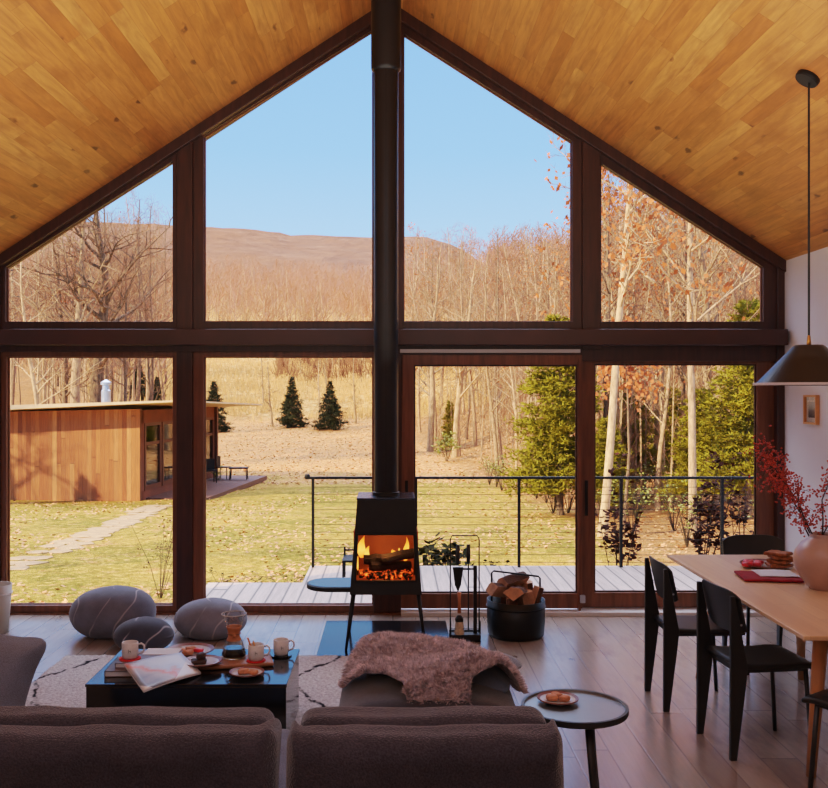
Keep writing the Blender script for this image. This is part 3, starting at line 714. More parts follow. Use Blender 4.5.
blob((-1.065,5.265,ZT+.010), (.06,.03,.022), 'jam_tart', 'fruit', 'red fruit tart at the right of the large dark-rimmed plate', 'pastry', 8, -.5)
plate((-.995,4.995,ZT+.021), .102, 'pale plate with chocolate cake partly on the serving board')
blob((-1.01,4.985,ZT+.027), (.085,.055,.022), 'chocolate_cake', 'choc', 'flat chocolate cake slice on the pale plate left of the carafe', 'cake', 3, .2)
blob((-1.0,5.0,ZT+.046), (.05,.045,.034), 'chocolate_cake', 'choc', 'topmost chocolate cake piece on the pale plate left of the carafe', 'cake', 5, .6)
plate((-.742,4.872,ZT), .088, 'small speckled plate with pastry at the front right of the coffee table')
blob((-.758,4.875,ZT+.008), (.055,.045,.024), 'pastry', 'pastry', 'left pastry on the small plate at the front of the coffee table', 'pastry', 11, .2)
blob((-.712,4.868,ZT+.008), (.05,.038,.02), 'pastry', 'pastry', 'right pastry on the small plate at the front of the coffee table', 'pastry', 14, -.4)

# ------------------------------------------------------------ sofas (seen from behind)
def sofa(x0, x1, label, seed):
    w = x1-x0; e = empty('sofa', ((x0+x1)/2, 3.3, -.0), 0, label, 'sofa')
    def wr(p):
        p = Vector(p); q = p+Vector((seed, 0, 0))
        p.z += .014*noise.noise(Vector((q.x*3.1, q.y*4, q.z*3)))+.006*noise.noise(q*11); p.y += .014*noise.noise(q*4.1); return p
    def bk(p):
        p = wr(p)
        u = abs(p.x)/(w/2)
        p.z += (.030*smooth(.86, .97, u)-.004*(1-u))*smooth(0, .2, p.z); p.y += .10*smooth(.90, 1, u)*smooth(.1, .28, p.z)*(1 if p.y > 0 else .3)
        p.x *= 1+.03*max(0, -p.z)/.3
        return p
    b = MB().softbox((0,-.16,.395), (w-.01,.20,.60), .075, 34, bk).build('backrest', M['boucle'], e, smooth=True)
    def roll(p): p = wr(p); return p
    MB().softbox((0,-.02,.648), (w-.07,.18,.12), .055, 26, roll).build('back_roll', M['boucle'], e, smooth=True)
    MB().softbox((0,.36,.20), (w-.01,.84,.38), .09, 20, wr).build('seat_cushion', M['seatcloth'], e, smooth=True)
    return e
sofa(-1.62, -.372, 'long grey boucle sofa section at the left, seen from behind', 1.0)
sofa(-.352, .56, 'grey boucle sofa section at the right, seen from behind, in front of the sheepskin', 6.0)
# left armchair-ish cushion
M4 = Matrix.Rotation(-.55, 4, 'Y') @ Matrix.Rotation(.3, 4, 'X')
def pf(hx, hz):
    def fn(p):
        u = abs(p.x)/hx; w_ = abs(p.z)/hz; kk = 1+.16*(u*w_)**4; p = Vector((p.x*kk, p.y, p.z*kk))
        p = Vector(p); p.y *= (1-.8*max(u, w_)**3.5); p.x *= 1-.10*(1-w_**2)*u; p.z *= 1-.10*(1-u**2)*w_
        return p+Vector((0,.01*noise.noise(p*9),0))
    return fn
# lounge seat under the left pillow
def soft(name, c, s, r, mat, label, cat, n=16, rz=0, amp=.012):
    def fn(p): return p+Vector((0,0,amp*noise.noise(p*5+Vector(c))))
    o = MB().softbox((0,0,0), s, r, n, fn).build(name, mat, smooth=True); o.location = c; o.rotation_euler[2] = rz; return tag(o, label, cat) if label else o
ls = empty('lounge_chair', (-2.46, 4.75, .02), 0, 'low grey armless lounge seat at the left edge holding the pillow', 'chair')
o = soft('seat_cushion', (0,0,.085), (.8,.8,.15), .06, M['greycloth'], None, None); o.parent = ls
o = soft('backrest', (-.30,0,.35), (.2,.8,.5), .08, M['greycloth'], None, None); o.parent = ls
pl = MB().softbox((0,0,0), (.52,.2,.50), .09, 22, pf(.26,.25)).build('throw_pillow', M['greycloth'], smooth=True)
pl.location = (-1.985, 4.62, .415); pl.rotation_euler = (-.12, .26, .1)
tag(pl, 'grey linen throw pillow with pointed corner at the left edge', 'pillow')

# ------------------------------------------------------------ ottoman and sheepskin
ot = empty('ottoman', (.17, 4.85, .022), 0, 'low dark grey ottoman cushion half covered by a sheepskin', 'ottoman')
def ofn(p):
    p = Vector(p); u = abs(p.x)/.45
    p.z *= 1-.34*u**2.2 if p.z > 0 else 1; return p+Vector((0,0,.012*noise.noise(p*5)))
MB().softbox((0,-.02,.175), (.88,.95,.33), .13, 24, ofn).build('ottoman_body', M['cushion'], ot, smooth=True)
bo = MB().softbox((0,0,0), (.62,.50,.15), .07, 22, lambda p: pfz(p)) if False else None
def pfz(p):
    hx, hy = .40, .26; u = abs(p.x)/hx; w_ = abs(p.y)/hy; p = Vector(p); p.z *= (1-.8*max(u, w_)**3.5); p.x *= 1-.1*(1-w_**2)*u; p.y *= 1-.1*(1-u**2)*w_; return p
pc = MB().softbox((0,0,0), (.80,.52,.17), .08, 22, pfz).build('seat_pillow', M['greycloth'], smooth=True)
pc.location = (.27, 5.07, .345); pc.rotation_euler = (0,.06,-.28); tag(pc, 'grey linen cushion with a pointed corner under the sheepskin on the ottoman', 'pillow')
# sheepskin: draped sheet with wool locks
random.seed(21)
SKT = [(0,1.02),(45,.92),(90,.98),(130,1.08),(165,1.02),(195,.88),(215,.62),(240,.70),(262,1.02),(285,1.05),(303,.80),(325,.84),(345,1.08),(360,1.02)]
def skin_out(a):
    d = math.degrees(a) % 360
    for (p, u), (q, v) in zip(SKT, SKT[1:]):
        if d <= q: return lerp(u, v, smooth(p, q, d))+.02*math.sin(9*a)
SC = Vector((.19, 4.84)); SA, SB = .44, .43
def skin_z(x, y):
    dx = x-.17; dy = y-4.85
    z = .415+.015*smooth(4.75, 5.15, y)-.10*max(0, x-.25)*smooth(4.8, 5.1, y)
    ex = max(0, abs(dx-.02)-.33); z -= ex*ex*6+ex*.5
    ef = max(0, 4.56-y); z -= ef*ef*9
    z += .014*noise.noise(Vector((x*7, y*7, 3)))
    z += .06*math.exp(-((x-.02)/.24)**2-((y-5.08)/.16)**2)+.085*math.exp(-((x-.44)/.27)**2-((y-4.70)/.15)**2)
    z -= .035*math.exp(-((dy-.10+(dx-.1)*-.1)/.07)**2)*smooth(-.1, .2, dx)
    return max(.05, z)
nr, na = 26, 96; mb = MB(); grid = []
for i in range(nr+1):
    for j in range(na):
        a = 2*PI*j/na; r = i/nr*skin_out(a); x = SC.x+SA*r*math.cos(a); y = SC.y+SB*r*math.sin(a)
        grid.append(Vector((x, y, skin_z(x, y))))
mb.v = [tuple(g) for g in grid]
for i in range(nr):
    for j in range(na): mb.f.append((i*na+j, i*na+(j+1) % na, (i+1)*na+(j+1) % na, (i+1)*na+j))
sk = empty('sheepskin', (0,0,0), 0, 'fluffy pinkish beige sheepskin draped over the ottoman', 'sheepskin')
mb.build('hide', M['fleece'], sk, smooth=True)
wool = MB()
for k in range(52000):
    a = random.uniform(0, 2*PI); r = math.sqrt(random.random())*skin_out(a)
    x = SC.x+SA*r*math.cos(a); y = SC.y+SB*r*math.sin(a); z = skin_z(x, y)
    e = .01; nrm = Vector((skin_z(x-e, y)-skin_z(x+e, y), skin_z(x, y-e)-skin_z(x, y+e), 2*e)).normalized()
    cl_ = Vector((noise.noise(Vector((x*30, y*30, 0))), noise.noise(Vector((x*30, y*30, 9))), 0))*1.3
    dirv = (nrm*.9+cl_*.8+Vector((random.uniform(-.3,.3), random.uniform(-.3,.3), 0))+Vector((math.cos(a), math.sin(a), 0))*.35*r).normalized()
    L = random.uniform(.022, .042); side = dirv.cross(Vector((random.random()-.5, random.random()-.5, random.random()-.5))).normalized()*random.uniform(.0012, .0024)
    p = Vector((x, y, z-.002)); q = p+dirv*L*.6; t = q+(dirv+Vector((cl_.x, cl_.y, -.5))*.7).normalized()*L*.45
    wool.add([p-side, p+side, q+side*.9, q-side*.9, t], [(0,1,2,3), (3,2,4)])
wl = wool.build('wool', M['fleece'], sk, smooth=False)

# ------------------------------------------------------------ small round side table
sd = empty('side_table', (.775, 4.10, 0), 0, 'small round black wooden side table with raised rim, right of the sofa', 'table')
MB().lathe([(0,.425),(.20,.425),(.223,.437),(.223,.458),(.213,.458),(.211,.449),(0,.449)], (0,0,0), 64).build('table_top', M['sidetable'], sd, smooth=False, bevel=.001)
MB().lathe([(.2235,.434),(.2255,.438),(.2255,.459),(.2125,.459)], (0,0,0), 64).build('table_edge', M['chair'], sd)
for a in (.85, .85+2*PI/3, .85+4*PI/3):
    c_, s_ = math.cos(a), math.sin(a)
    MB().tube([(.12*c_,.12*s_,.43), (.155*c_,.155*s_,.2), (.20*c_,.20*s_,.004)], [.026,.022,.015], 12, flat=.6).build('leg', M['chair'], sd, smooth=True)
plate((.715, 4.165, .45), .088, 'plate with pastry on the small round side table')
for i, (dx, dy, lab) in enumerate([(-.025,.0,'left golden pastry on the side table plate'), (.028,-.01,'right golden pastry on the side table plate'), (.0,.035,'rear golden pastry on the side table plate')]):
    blob((.715+dx,4.165+dy,.457), (.05,.04,.024), 'pastry', 'pastry', lab, 'pastry', 20+i, i)

# ------------------------------------------------------------ dining table
dt = empty('dining_table', (2.25, 5.175, 0), 0, 'long pale oak dining table with splayed legs by the right wall', 'table')
MB().box((-.478,-1.035,.722), (.478,1.035,.742)).build('table_top', M['tablewood'], dt, bevel=.004)
for (tx, ty, fx, fy) in ((-.26,-.72,-.30,-.695), (.26,-.72,.33,-.695), (-.24,.70,-.34,.82), (.24,.70,.30,.82)):
    MB().tube([(tx,ty,.715),(fx,fy,.003)], [.036,.022], 14).build('leg', M['tableleg'], dt, smooth=True)
for y in (-.72, .70): MB().box((-.28,y-.02,.655),(.28,y+.02,.714)).build('apron', M['tableleg'], dt, bevel=.004)

# ------------------------------------------------------------ dining chairs
def make_chair(label):
    e = empty('dining_chair', (0,0,0), 0, label, 'chair', 'black dining chairs')
    for s_ in (-1, 1):
        y = .185*s_
        MB().prism([(-.002,0),(.032,0),(.078,.36),(.088,.45),(.078,.50),(.022,.80),(.0,.80),(.0,.45)], y-.011, y+.011, 'y').build('rear_leg', M['chair'], e, bevel=.004)
        MB().tube([(.40,.165*s_,.44),(.43,.18*s_,.0)], .011, 12).build('front_leg', M['chair'], e, smooth=True)
        MB().lathe([(0,0),(.006,0),(.004,.004)], (0,0,0), 10).build('bolt', M['galv'], e).matrix_local = Matrix.Translation((.052,y+s_*.0115,.66)) @ Matrix.Rotation(-s_*PI/2, 4, 'X')
    mb = MB(); n = 16; th = .012
    fr = []; 
    for k in range(n+1):
        t = k/n*2-1
        bow = -.030*(1-t*t)
        top = .825-.035*abs(t)**5; bot = .600+.03*abs(t)**5
        fr.append((t*.205, bow, bot, top))
    for y, bow, bot, top in fr:
        def xo(z): return .052-(z-.6)*.22
        mb.v += [(xo(bot)+bow+.035, y, bot), (xo(top)+bow+.035, y, top), (xo(top)+bow+.035-th, y, top), (xo(bot)+bow+.035-th, y, bot)]
    for k in range(n):
        a = k*4; b_ = a+4
        for q in range(4): mb.f.append((a+q, a+(q+1) % 4, b_+(q+1) % 4, b_+q))
    mb.f += [(0,3,2,1), (n*4, n*4+1, n*4+2, n*4+3)]
    MB_ = mb.build('backrest', M['chair'], e, smooth=False, bevel=.003)
    def sf(p):
        p = Vector(p); t = (p.x+.21)/.42
        p.z += -.035*max(0, t-.8)**1.5*11*.5 - .010*math.sin(PI*min(1, max(0, t)))
        p.y *= 1-.06*(1-t); return p
    MB().softbox((.255,0,.452), (.42,.385,.028), .013, 16, sf).build('seat', M['chair'], e, smooth=True)
    MB().box((.07,-.175,.42),(.40,-.16,.44)).box((.07,.16,.42),(.40,.175,.44)).box((.385,-.17,.42),(.405,.17,.44)).box((.06,-.18,.41),(.08,.18,.44)).build('seat_frame', M['chair'], e)
    return e
ch = make_chair('black dining chair nearest the window on the left side of the dining table'); ch.location = (1.515,5.575,0); ch.rotation_euler[2] = .02
for loc, rz, lab in (((1.62,4.86,0), .12, 'black dining chair on the left side of the dining table, nearer the sofa'),
                     ((2.43,6.52,0), -PI/2, 'black dining chair at the far head of the dining table, facing the camera'),
                     ((2.23,3.98,0), 2.214, 'black dining chair at the near end of the dining table, cut by the right edge')):
    c_ = copy_tree(ch, loc, rz); c_['label'] = lab

# ------------------------------------------------------------ on the dining table
ZD = .742
va = empty('vase', (2.31,5.14,ZD), 0, 'round glazed clay vase with red berry branches on the dining table', 'vase')
MB().lathe([(0,0),(.075,0),(.082,.008),(.115,.05),(.15,.11),(.157,.155),(.148,.20),(.115,.248),(.078,.272),(.070,.280),(.076,.292),(.070,.294),(.064,.284),(.07,.27),(.1,.24),(.13,.19),(.13,.11),(.07,.02),(0,.02)], (0,0,0), 56).build('vase_body', M['vase'], va, smooth=True)
def px_path(pts): return [P(*p) for p in pts]
random.seed(11)
branches = [
  ([(815,550,5.17),(812,538,5.17),(800,512,5.17),(787,492,5.18),(776,478,5.20),(770,462,5.22),(764,447,5.24)], 'leftmost red berry branch in the vase, arching over the table', 330, .075),
  ([(818,550,5.15),(813,536,5.15),(803,515,5.1),(797,500,5.1),(784,482,5.08),(772,470,5.05)], 'second red berry branch from the left in the vase', 170, .07),
  ([(816,550,5.2),(806,530,5.22),(798,505,5.25),(799,490,5.3),(798,480,5.3)], 'short upright red berry twig between the branches in the vase', 30, .04),
  ([(822,550,5.18),(823,520,5.2),(822,500,5.2),(830,480,5.2),(834,465,5.2)], 'tall red berry branch at the right of the vase', 80, .06),
  ([(820,550,5.2),(822,536,5.2),(828,526,5.2),(838,512,5.25),(846,500,5.25)], 'right leaning red berry branch in the vase', 70, .06)]
for pts, lab, nb, sp in branches:
    e = empty('berry_branch', px_path(pts)[0], 0, lab, 'branch')
    pp = px_path(pts); k = len(pp)
    stem = MB().tube(pp, [lerp(.0045, .0016, i/(k-1)) for i in range(k)], 6)
    ber = MB(); base = e.location.copy()
    for q in range(nb):
        t = (random.random()**.5)*(k-1); t = max(1.6 if nb > 60 else 1.2, t); i = min(int(t), k-2); c0 = pp[i].lerp(pp[i+1], t-i)
        off = Vector((random.gauss(0, sp*.5), random.gauss(0, sp*.45), random.gauss(0, sp*.5)))
        if q % 3 == 0: stem.tube([c0, c0+off*.5+Vector((0,0,.006)), c0+off], [.0012,.001,.0008], 4)
        ep = c0+off
        for z in range(2): ber.lathe([(0,-.0052),(.0045,-.003),(.0054,0),(.0045,.003),(0,.0052)], ep+Vector((random.gauss(0,.006), random.gauss(0,.006), random.gauss(0,.006))), 6)
    o = stem.build('twig', M['twig'], e, smooth=True, loc=base); o.location = (0,0,0)
    o = ber.build('berries', M['berry'], e, smooth=True, loc=base); o.location = (0,0,0); o['kind'] = 'stuff'
# napkin, card, plate
nk = onz(770, 576, ZD)
def cloth(c, s, rz, name, mat, label, cat, h=.006):
    def fn(p): return p+Vector((0,0,.003*noise.noise(p*14)))
    o = MB().softbox((0,0,h/2), (s[0],s[1],h), h*.45, 14, fn).build(name, M[mat], smooth=True); o.location = c; o.rotation_euler[2] = rz; return tag(o, label, cat)
cloth((2.12,5.42,ZD+.004), (.32,.26,.008), -.12, 'napkin', 'redcloth', 'folded dark red cloth napkin on the dining table', 'napkin', .014)
cloth((2.175,5.46,ZD+.020), (.22,.2,.004), -.10, 'folded_card', 'paper', 'white and blue folded paper lying on the red napkin', 'paper', .004)
plate((2.24,5.76,ZD), .15, 'oval looking plate with red fruit behind the red napkin', h=.02)
for i, (dx, dy) in enumerate([(-.04,.02),(.0,-.02),(-.06,-.03),(-.02,.05),(.03,.03)]):
    blob((2.17+dx,5.75+dy,ZD+.009), (.055,.05,.03), 'fruit_slice', 'fruit', 'red fruit slice heaped on the plate behind the napkin', 'fruit', 30+i, i, 'red fruit slices on the plate')
for i in range(4):
    lab = ['lowest flat browned biscuit of the stack left of the vase', 'second lowest browned biscuit of the stack left of the vase', 'second highest browned biscuit of the stack left of the vase', 'topmost browned biscuit of the stack left of the vase'][i]
    blob((2.31+random.uniform(-.008,.008),5.74+random.uniform(-.008,.008),ZD+.010+i*.0225), (.125,.115,.021), 'biscuit', 'waffle', lab, 'biscuit', 40+i, i*.8)

# ------------------------------------------------------------ pendant
pz = ceilz(2.2)
pe = empty('pendant_lamp', (2.205,5.09,1.80), 0, 'black conical pendant lamp hanging over the dining table', 'lamp')
MB().lathe([(.277,.035),(.275,.03),(.082,.235),(.07,.243),(0,.246)][::1], (0,0,0), 64).build('lamp_shade', M['shade_out'], pe, smooth=False)
MB().lathe([(.278,.030),(.280,.036),(.279,.044)], (0,0,0), 64).build('shade_rim', M['shade_in'], pe)
MB().lathe([(.277,.034),(.268,.034),(.078,.228),(0,.232)], (0,0,0), 64).build('shade_lining', M['shade_in'], pe, smooth=False)
MB().lathe([(.008,.24),(.012,.245),(.008,.29),(.004,.30)], (0,0,0), 16).build('socket_cap', M['brass'], pe, smooth=True)
MB().tube([(0,0,.28),(0,0,pz-1.80-.02)], .006, 8).build('cord', M['black'], pe)
MB().lathe([(0,-.0),(.0,-.03),(.06,-.03),(.064,-.02),(.064,.0)], (0,0,0), 36).build('ceiling_canopy', M['black'], pe).matrix_local = Matrix.Translation((0,0,pz-1.80)) @ Matrix.Rotation(math.atan(SL), 4, 'Y')
MB().lathe([(0,.12),(.02,.125),(.033,.15),(.03,.18),(.015,.21),(0,.22)], (0,0,0), 20).build('bulb', M['white'], pe, smooth=True)
# picture
pf_ = empty('picture_frame', (XR, 7.2, 1.66), 0, 'small oak framed picture hanging on the white wall', 'picture')
MB().ring([(-.11,-.11),(.11,-.11),(.11,.11),(-.11,.11)], [(-.095,-.095),(.095,-.095),(.095,.095),(-.095,.095)], -.028, 0).build('frame_moulding', M['picwood'], pf_).rotation_euler[2] = -PI/2
MB().box((-.008,-.096,-.096),(-.004,.096,.096)).build('mat_board', M['mat'], pf_)
m = N('picture_print'); v = m.coord(space='Generated'); z = m.sep(v)[2]
m.set(m.ramp(m.math('ADD', z, m.math('MULTIPLY', m.noise(v, 5, 4), .35)), [(.2, srgb(60,52,46)), (.55, srgb(120,104,88)), (.75, srgb(176,168,150)), (1, srgb(200,200,196))]), .5)
MB().box((-.011,-.055,-.06),(-.0082,.055,.06)).build('print', m.m, pf_)
MB().box((-.018,-.096,-.096),(-.016,.096,.096)).build('pane', M['glass'], pf_)

# ------------------------------------------------------------ deck and railing
zd = -.05
struct('deck', MB().prism([(-1.78,D+.16),(5.6,D+.16),(5.6,10.16),(-.875,10.16),(-.875,9.27),(-1.78,9.27)], zd-.06, zd, 'z'), M['deck'])
rl = empty('deck_railing', (-.87, 10.09, zd), 0, 'black metal deck railing with thin horizontal cables beyond the glass', 'railing')
def rb(name, mb, mat, **kw):
    o = mb.build(name, mat, rl, loc=(-.87,10.09,zd), **kw); o.location = (0,0,0)
px0 = -.84
posts = [(p-CX)*10.09/F for p in (313, 416, 519, 621, 722, 823)]
for x in posts: rb('post', MB().box((x-.014,10.07,zd-.15),(x+.014,10.11,.88)), M['black'])
rb('top_rail', MB().box((posts[0]-.06,10.065,.875),(5.5,10.115,.9)), M['black'], bevel=.003)
rb('end_cap', MB().softbox((posts[0]-.06,10.09,.9),(.06,.06,.06),.025,6), M['black'], smooth=True)
for k in range(11):
    z = zd+.05+k*.079
    rb('cable', MB().tube([(posts[0],10.09,z),(5.5,10.09,z)], .0028, 5), M['cable'])
# dark garden chair on the deck behind the stove
gc = empty('garden_chair', (-.40, 9.55, zd), 0, 'dark slim metal chair on the deck half hidden behind the stove', 'chair')
MB().tube([(-.08,0,0),(-.08,0,.30)], .010, 8).build('leg', M['black'], gc); MB().tube([(.22,0,0),(.22,0,.2)], .010, 8).build('leg', M['black'], gc)
MB().tube([(-.08,-.3,0),(-.08,-.3,.2)], .010, 8).build('leg', M['black'], gc); MB().tube([(.22,-.3,0),(.22,-.3,.2)], .010, 8).build('leg', M['black'], gc)
MB().box((-.09,-.32,.2),(.24,.02,.22)).build('seat', M['black'], gc); MB().tube([(-.08,0,.22),(-.08,0,.30)], .009, 8).tube([(-.08,0,.27),(.22,0,.27)], .009, 8).tube([(.22,0,.22),(.22,0,.3)], .009, 8).build('backrest', M['black'], gc)
# ------------------------------------------------------------ terrain
TY = [(0,-.9),(8,-.9),(12,-.92),(20,-1.2),(30,-1.6),(38,-1.75),(50,-1.5),(70,-.7),(100,2.6),(130,6.4),(200,15),(300,28),(420,46)]
def tz(x, y):
    z = TY[-1][1]
    for (a, za), (b, zb_) in zip(TY, TY[1:]):
        if y <= b: z = lerp(za, zb_, max(0, (y-a)/(b-a))); break
    line = 6.2-.085*min(y, 90)
    z += .20*max(0, x-line-1)*smooth(16, 34, y)
    z += .05*max(0, -x-14)*smooth(30, 60, y)
    z += .25*noise.noise(Vector((x*.08, y*.08, 0)))*smooth(14, 40, y)+.05*noise.noise(Vector((x*.5, y*.5, 0)))
    return z
ys = [8.0]
while ys[-1] < 420: ys.append(ys[-1]*1.018+.05)
mb = MB(); nx = 110
for y in ys:
    wd = 14+y*.9
    for i in range(nx+1):
        x = (i/nx*2-1)*wd; mb.v.append((x, y, tz(x, y)))
for j in range(len(ys)-1):
    for i in range(nx): mb.f.append((j*(nx+1)+i, j*(nx+1)+i+1, (j+1)*(nx+1)+i+1, (j+1)*(nx+1)+i))
g = mb.build('lawn_and_meadow', M['ground'], smooth=True); g['kind'] = 'structure'
# near strip around the house
mb = MB().box((-16,-10,-1.1),(16,8.2,-.93)); o = mb.build('yard_ground', M['ground']); o['kind'] = 'structure'
# distant mountain
prof = [(-900,150),(-500,232),(-100,222),(100,223),(205,227),(260,231),(300,236),(372,238),(420,237),(440,241),(460,249),(480,262),(520,283),(600,305),(800,325),(1400,350),(2400,380)]
def hilly(px):
    for (a, ya), (b, yb) in zip(prof, prof[1:]):
        if px <= b: return lerp(ya, yb, (px-a)/(b-a))
    return 380
mb = MB(); H = 760.0; rows = 46; cols_ = 200
for j in range(rows+1):
    t = j/rows; d = lerp(330, H, t)
    for i in range(cols_+1):
        x = lerp(-900, 900, i/cols_)
        zt_ = EYE-(hilly(CX+x/H*F)-CY)*H/F
        z = lerp(20, zt_, t**1.15)+7*noise.noise(Vector((x*.008, d*.01, 4)))*math.sin(PI*t)+1.4*noise.noise(Vector((x*.12, d*.1, 1)))+1.0*random.random()
        mb.v.append((x, d, z))
for j in range(rows):
    for i in range(cols_): mb.f.append((j*(cols_+1)+i, j*(cols_+1)+i+1, (j+1)*(cols_+1)+i+1, (j+1)*(cols_+1)+i))
o = mb.build('mountain', M['hill'], smooth=False); o['kind'] = 'structure'

# fallen leaves and grass
random.seed(31)
lv = MB()
def leaf(x, y, s):
    z = tz(x, y)+s*.3; a = random.uniform(0, 6.28); t = random.uniform(-.5, .5)
    lv.quad((x, y, z), (math.cos(a)*s, math.sin(a)*s, t*s), (-math.sin(a)*s*.6, math.cos(a)*s*.6, random.uniform(-.4,.4)*s))
n_ = 0
while n_ < 15000:
    y = 10+32*random.random()**1.4; x = random.uniform(-.46, .46)*y*1.05
    if noise.noise(Vector((x*.35, y*.22, 7)))+.25*random.random() < .06: continue
    leaf(x, y, random.uniform(.018,.04)); n_ += 1
for k in range(14000):
    y = random.uniform(36, 74); x = random.uniform(-.3, .2)*y; leaf(x, y, random.uniform(.03,.06))
tag(lv.build('fallen_leaves', M['leaflitter']), 'dry fallen leaves scattered over the lawn', 'leaves', kind='stuff')
gr = MB()
for k in range(16000):
    y = 72+66*random.random(); x = random.uniform(-.32, .12)*y
    if noise.noise(Vector((x*.1, y*.1, 2))) < -.25: continue
    z = tz(x, y); h = random.uniform(.4, 1.1); l = random.uniform(-.3, .3); w_ = random.uniform(.02,.05)
    gr.add([(x-w_,y,z-.05),(x+w_,y,z-.05),(x+l,y,z+h)], [(0,1,2)])
tag(gr.build('meadow_grass', M['strawgrass']), 'tall straw coloured meadow grass on the slope', 'grass', kind='stuff')
gr = MB()
for k in range(15000):
    y = 9.5+9*random.random()**1.5; x = random.uniform(-.46, .3)*y
    z = tz(x, y); h = random.uniform(.02, .05); a = random.uniform(0,6.28); w_ = .004
    gr.add([(x-w_,y,z-.01),(x+w_,y,z-.01),(x+math.cos(a)*.03,y+math.sin(a)*.03,z+h)], [(0,1,2)])
tag(gr.build('lawn_grass', simple('lawn_blades', srgb(150,132,56), .8, 0, .35, 1.5)), 'short green and yellow lawn grass near the house', 'grass', kind='stuff')

# ------------------------------------------------------------ path
random.seed(8)
pc_ = [onz(2,567,-.99), onz(30,557,-1.05), onz(60,548,-1.13), onz(90,538,-1.22), onz(115,528,-1.32), onz(135,519,-1.42), onz(150,512,-1.5), onz(162,506,-1.55)]
cand = []
for a, b in zip(pc_, pc_[1:]):
    L = (b-a).length; n = max(2, int(L/.5))
    for i in range(n):
        c_ = a.lerp(b, i/n); dv = (b-a).normalized(); sd_ = Vector((-dv.y, dv.x, 0)).normalized()
        for s_ in (-.17, .17): cand.append(c_+sd_*(s_+random.uniform(-.05,.05))+dv*random.uniform(-.1,.1))
for c_ in cand:
    pts = []; r = random.uniform(.20,.30); k0 = random.uniform(0,1)
    for k in range(6):
        a = k*PI/3+k0; rr = r*random.uniform(.7,1.2); pts.append((rr*math.cos(a), rr*math.sin(a)))
    o = MB().prism(pts, -.05, .03, 'z').build('path_stone', M['stone']); o.location = (c_.x, c_.y, tz(c_.x, c_.y)-.01)
    tag(o, 'flat flagstone of the garden path leading to the cabin', 'stone', 'flagstones of the garden path')

# ------------------------------------------------------------ cabin
cab = empty('cabin', (-7.75, 29.4, -1.65), -.105, 'low cedar clad cabin with flat overhanging roof beyond the lawn', 'cabin')
def cbn(name, mb, mat, parent=cab, **kw): return mb.build(name, mat, parent, **kw)
# local: x to the left negative, y back
cbn('front_wall', MB().prism([(-7,0),(0,0),(0,2.9),(-7,2.75)], 0, .15, 'y'), M['cedar'])
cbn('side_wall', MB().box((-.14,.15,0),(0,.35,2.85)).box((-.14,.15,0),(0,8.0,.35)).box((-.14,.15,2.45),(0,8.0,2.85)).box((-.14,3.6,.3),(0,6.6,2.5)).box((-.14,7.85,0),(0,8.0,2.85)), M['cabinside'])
cbn('rear_wall', MB().box((-7,7.9,0),(0,8.0,2.6)).box((-7,0,0),(-6.85,8,2.7)), M['cedar'])
for y0, y1 in ((.4,1.9),(2.0,3.5),(6.65,7.8)):
    w_ = cbn('window', MB().ring([(y0,.35),(y1,.35),(y1,2.45),(y0,2.45)], [(y0+.12,.5),(y1-.12,.5),(y1-.12,2.35),(y0+.12,2.35)], -.06,.02).box((y0,-.04,1.75),(y1,.0,1.85)), M['cabinframe'])
    w_.matrix_local = Matrix(((0,1,0,-.01),(1,0,0,0),(0,0,1,0),(0,0,0,1)))
    p_ = MB().prism([(y0+.12,.5),(y1-.12,.5),(y1-.12,2.35),(y0+.12,2.35)], -.05,-.03).build('pane', M['cabinglass'], w_)
def zq(x, y): return 3.13+.03*x-.026*(y+.7)
rf = MB(); A = [(-8,-.9),(1.6,-.9),(1.65,8.8),(-8,8.8)]
vs = [(x, y, zq(x, y)-.05+.0) for x, y in A]+[(x, y, zq(x, y)) for x, y in A]
vs = [(x, y, z-(.15 if (k < 4 and x < 1) else 0)) for k, (x, y, z) in enumerate(vs)]
rf.add(vs, [(0,3,2,1),(4,5,6,7),(0,1,5,4),(1,2,6,5),(2,3,7,6),(3,0,4,7)])
cbn('roof', rf, M['roofmetal'])
cbn('inner_floor', MB().box((-6.9,.1,.02),(-.1,7.9,.2)), M['cabindeck'])
cbn('chimney_pipe', MB().lathe([(.16,2.9),(.16,3.45),(.13,3.5),(.12,3.65),(.18,3.67),(.18,3.75),(.02,3.85)], (-2.5,3.4,0), 20), M['galv'], smooth=False)
cbn('wall_lamp', MB().box((0,3.9,1.45),(.18,4.05,1.65)), M['black'])
cbn('corner_post', MB().box((-.02,7.9,0),(.1,8.05,2.9)), M['cabinframe'])
te = MB().prism([(-.1,.5),(1.9,.5),(1.9,8.6),(-.1,8.6)], -.05, .12, 'z').build('cabin_terrace', M['cabindeck']); te.location = cab.location; te.rotation_euler[2] = -.105
tag(te, 'low wooden terrace along the right side of the cabin', 'terrace')
def lpos(x, y, z=.12): return cab.matrix_basis @ Vector((x, y, z)) if False else Vector(cab.location)+RZ(-.105) @ Vector((x, y, z))
bn = empty('terrace_bench', lpos(1.2, 7.0), 0, 'small dark bench on the cabin terrace', 'bench')
MB().box((-.35,-.2,.40),(.35,.2,.45)).build('seat', M['black'], bn)
for sx in (-.3,.3):
    for sy in (-.15,.15): MB().tube([(sx,sy,.4),(sx*1.08,sy,0)], .02, 6).build('leg', M['black'], bn)
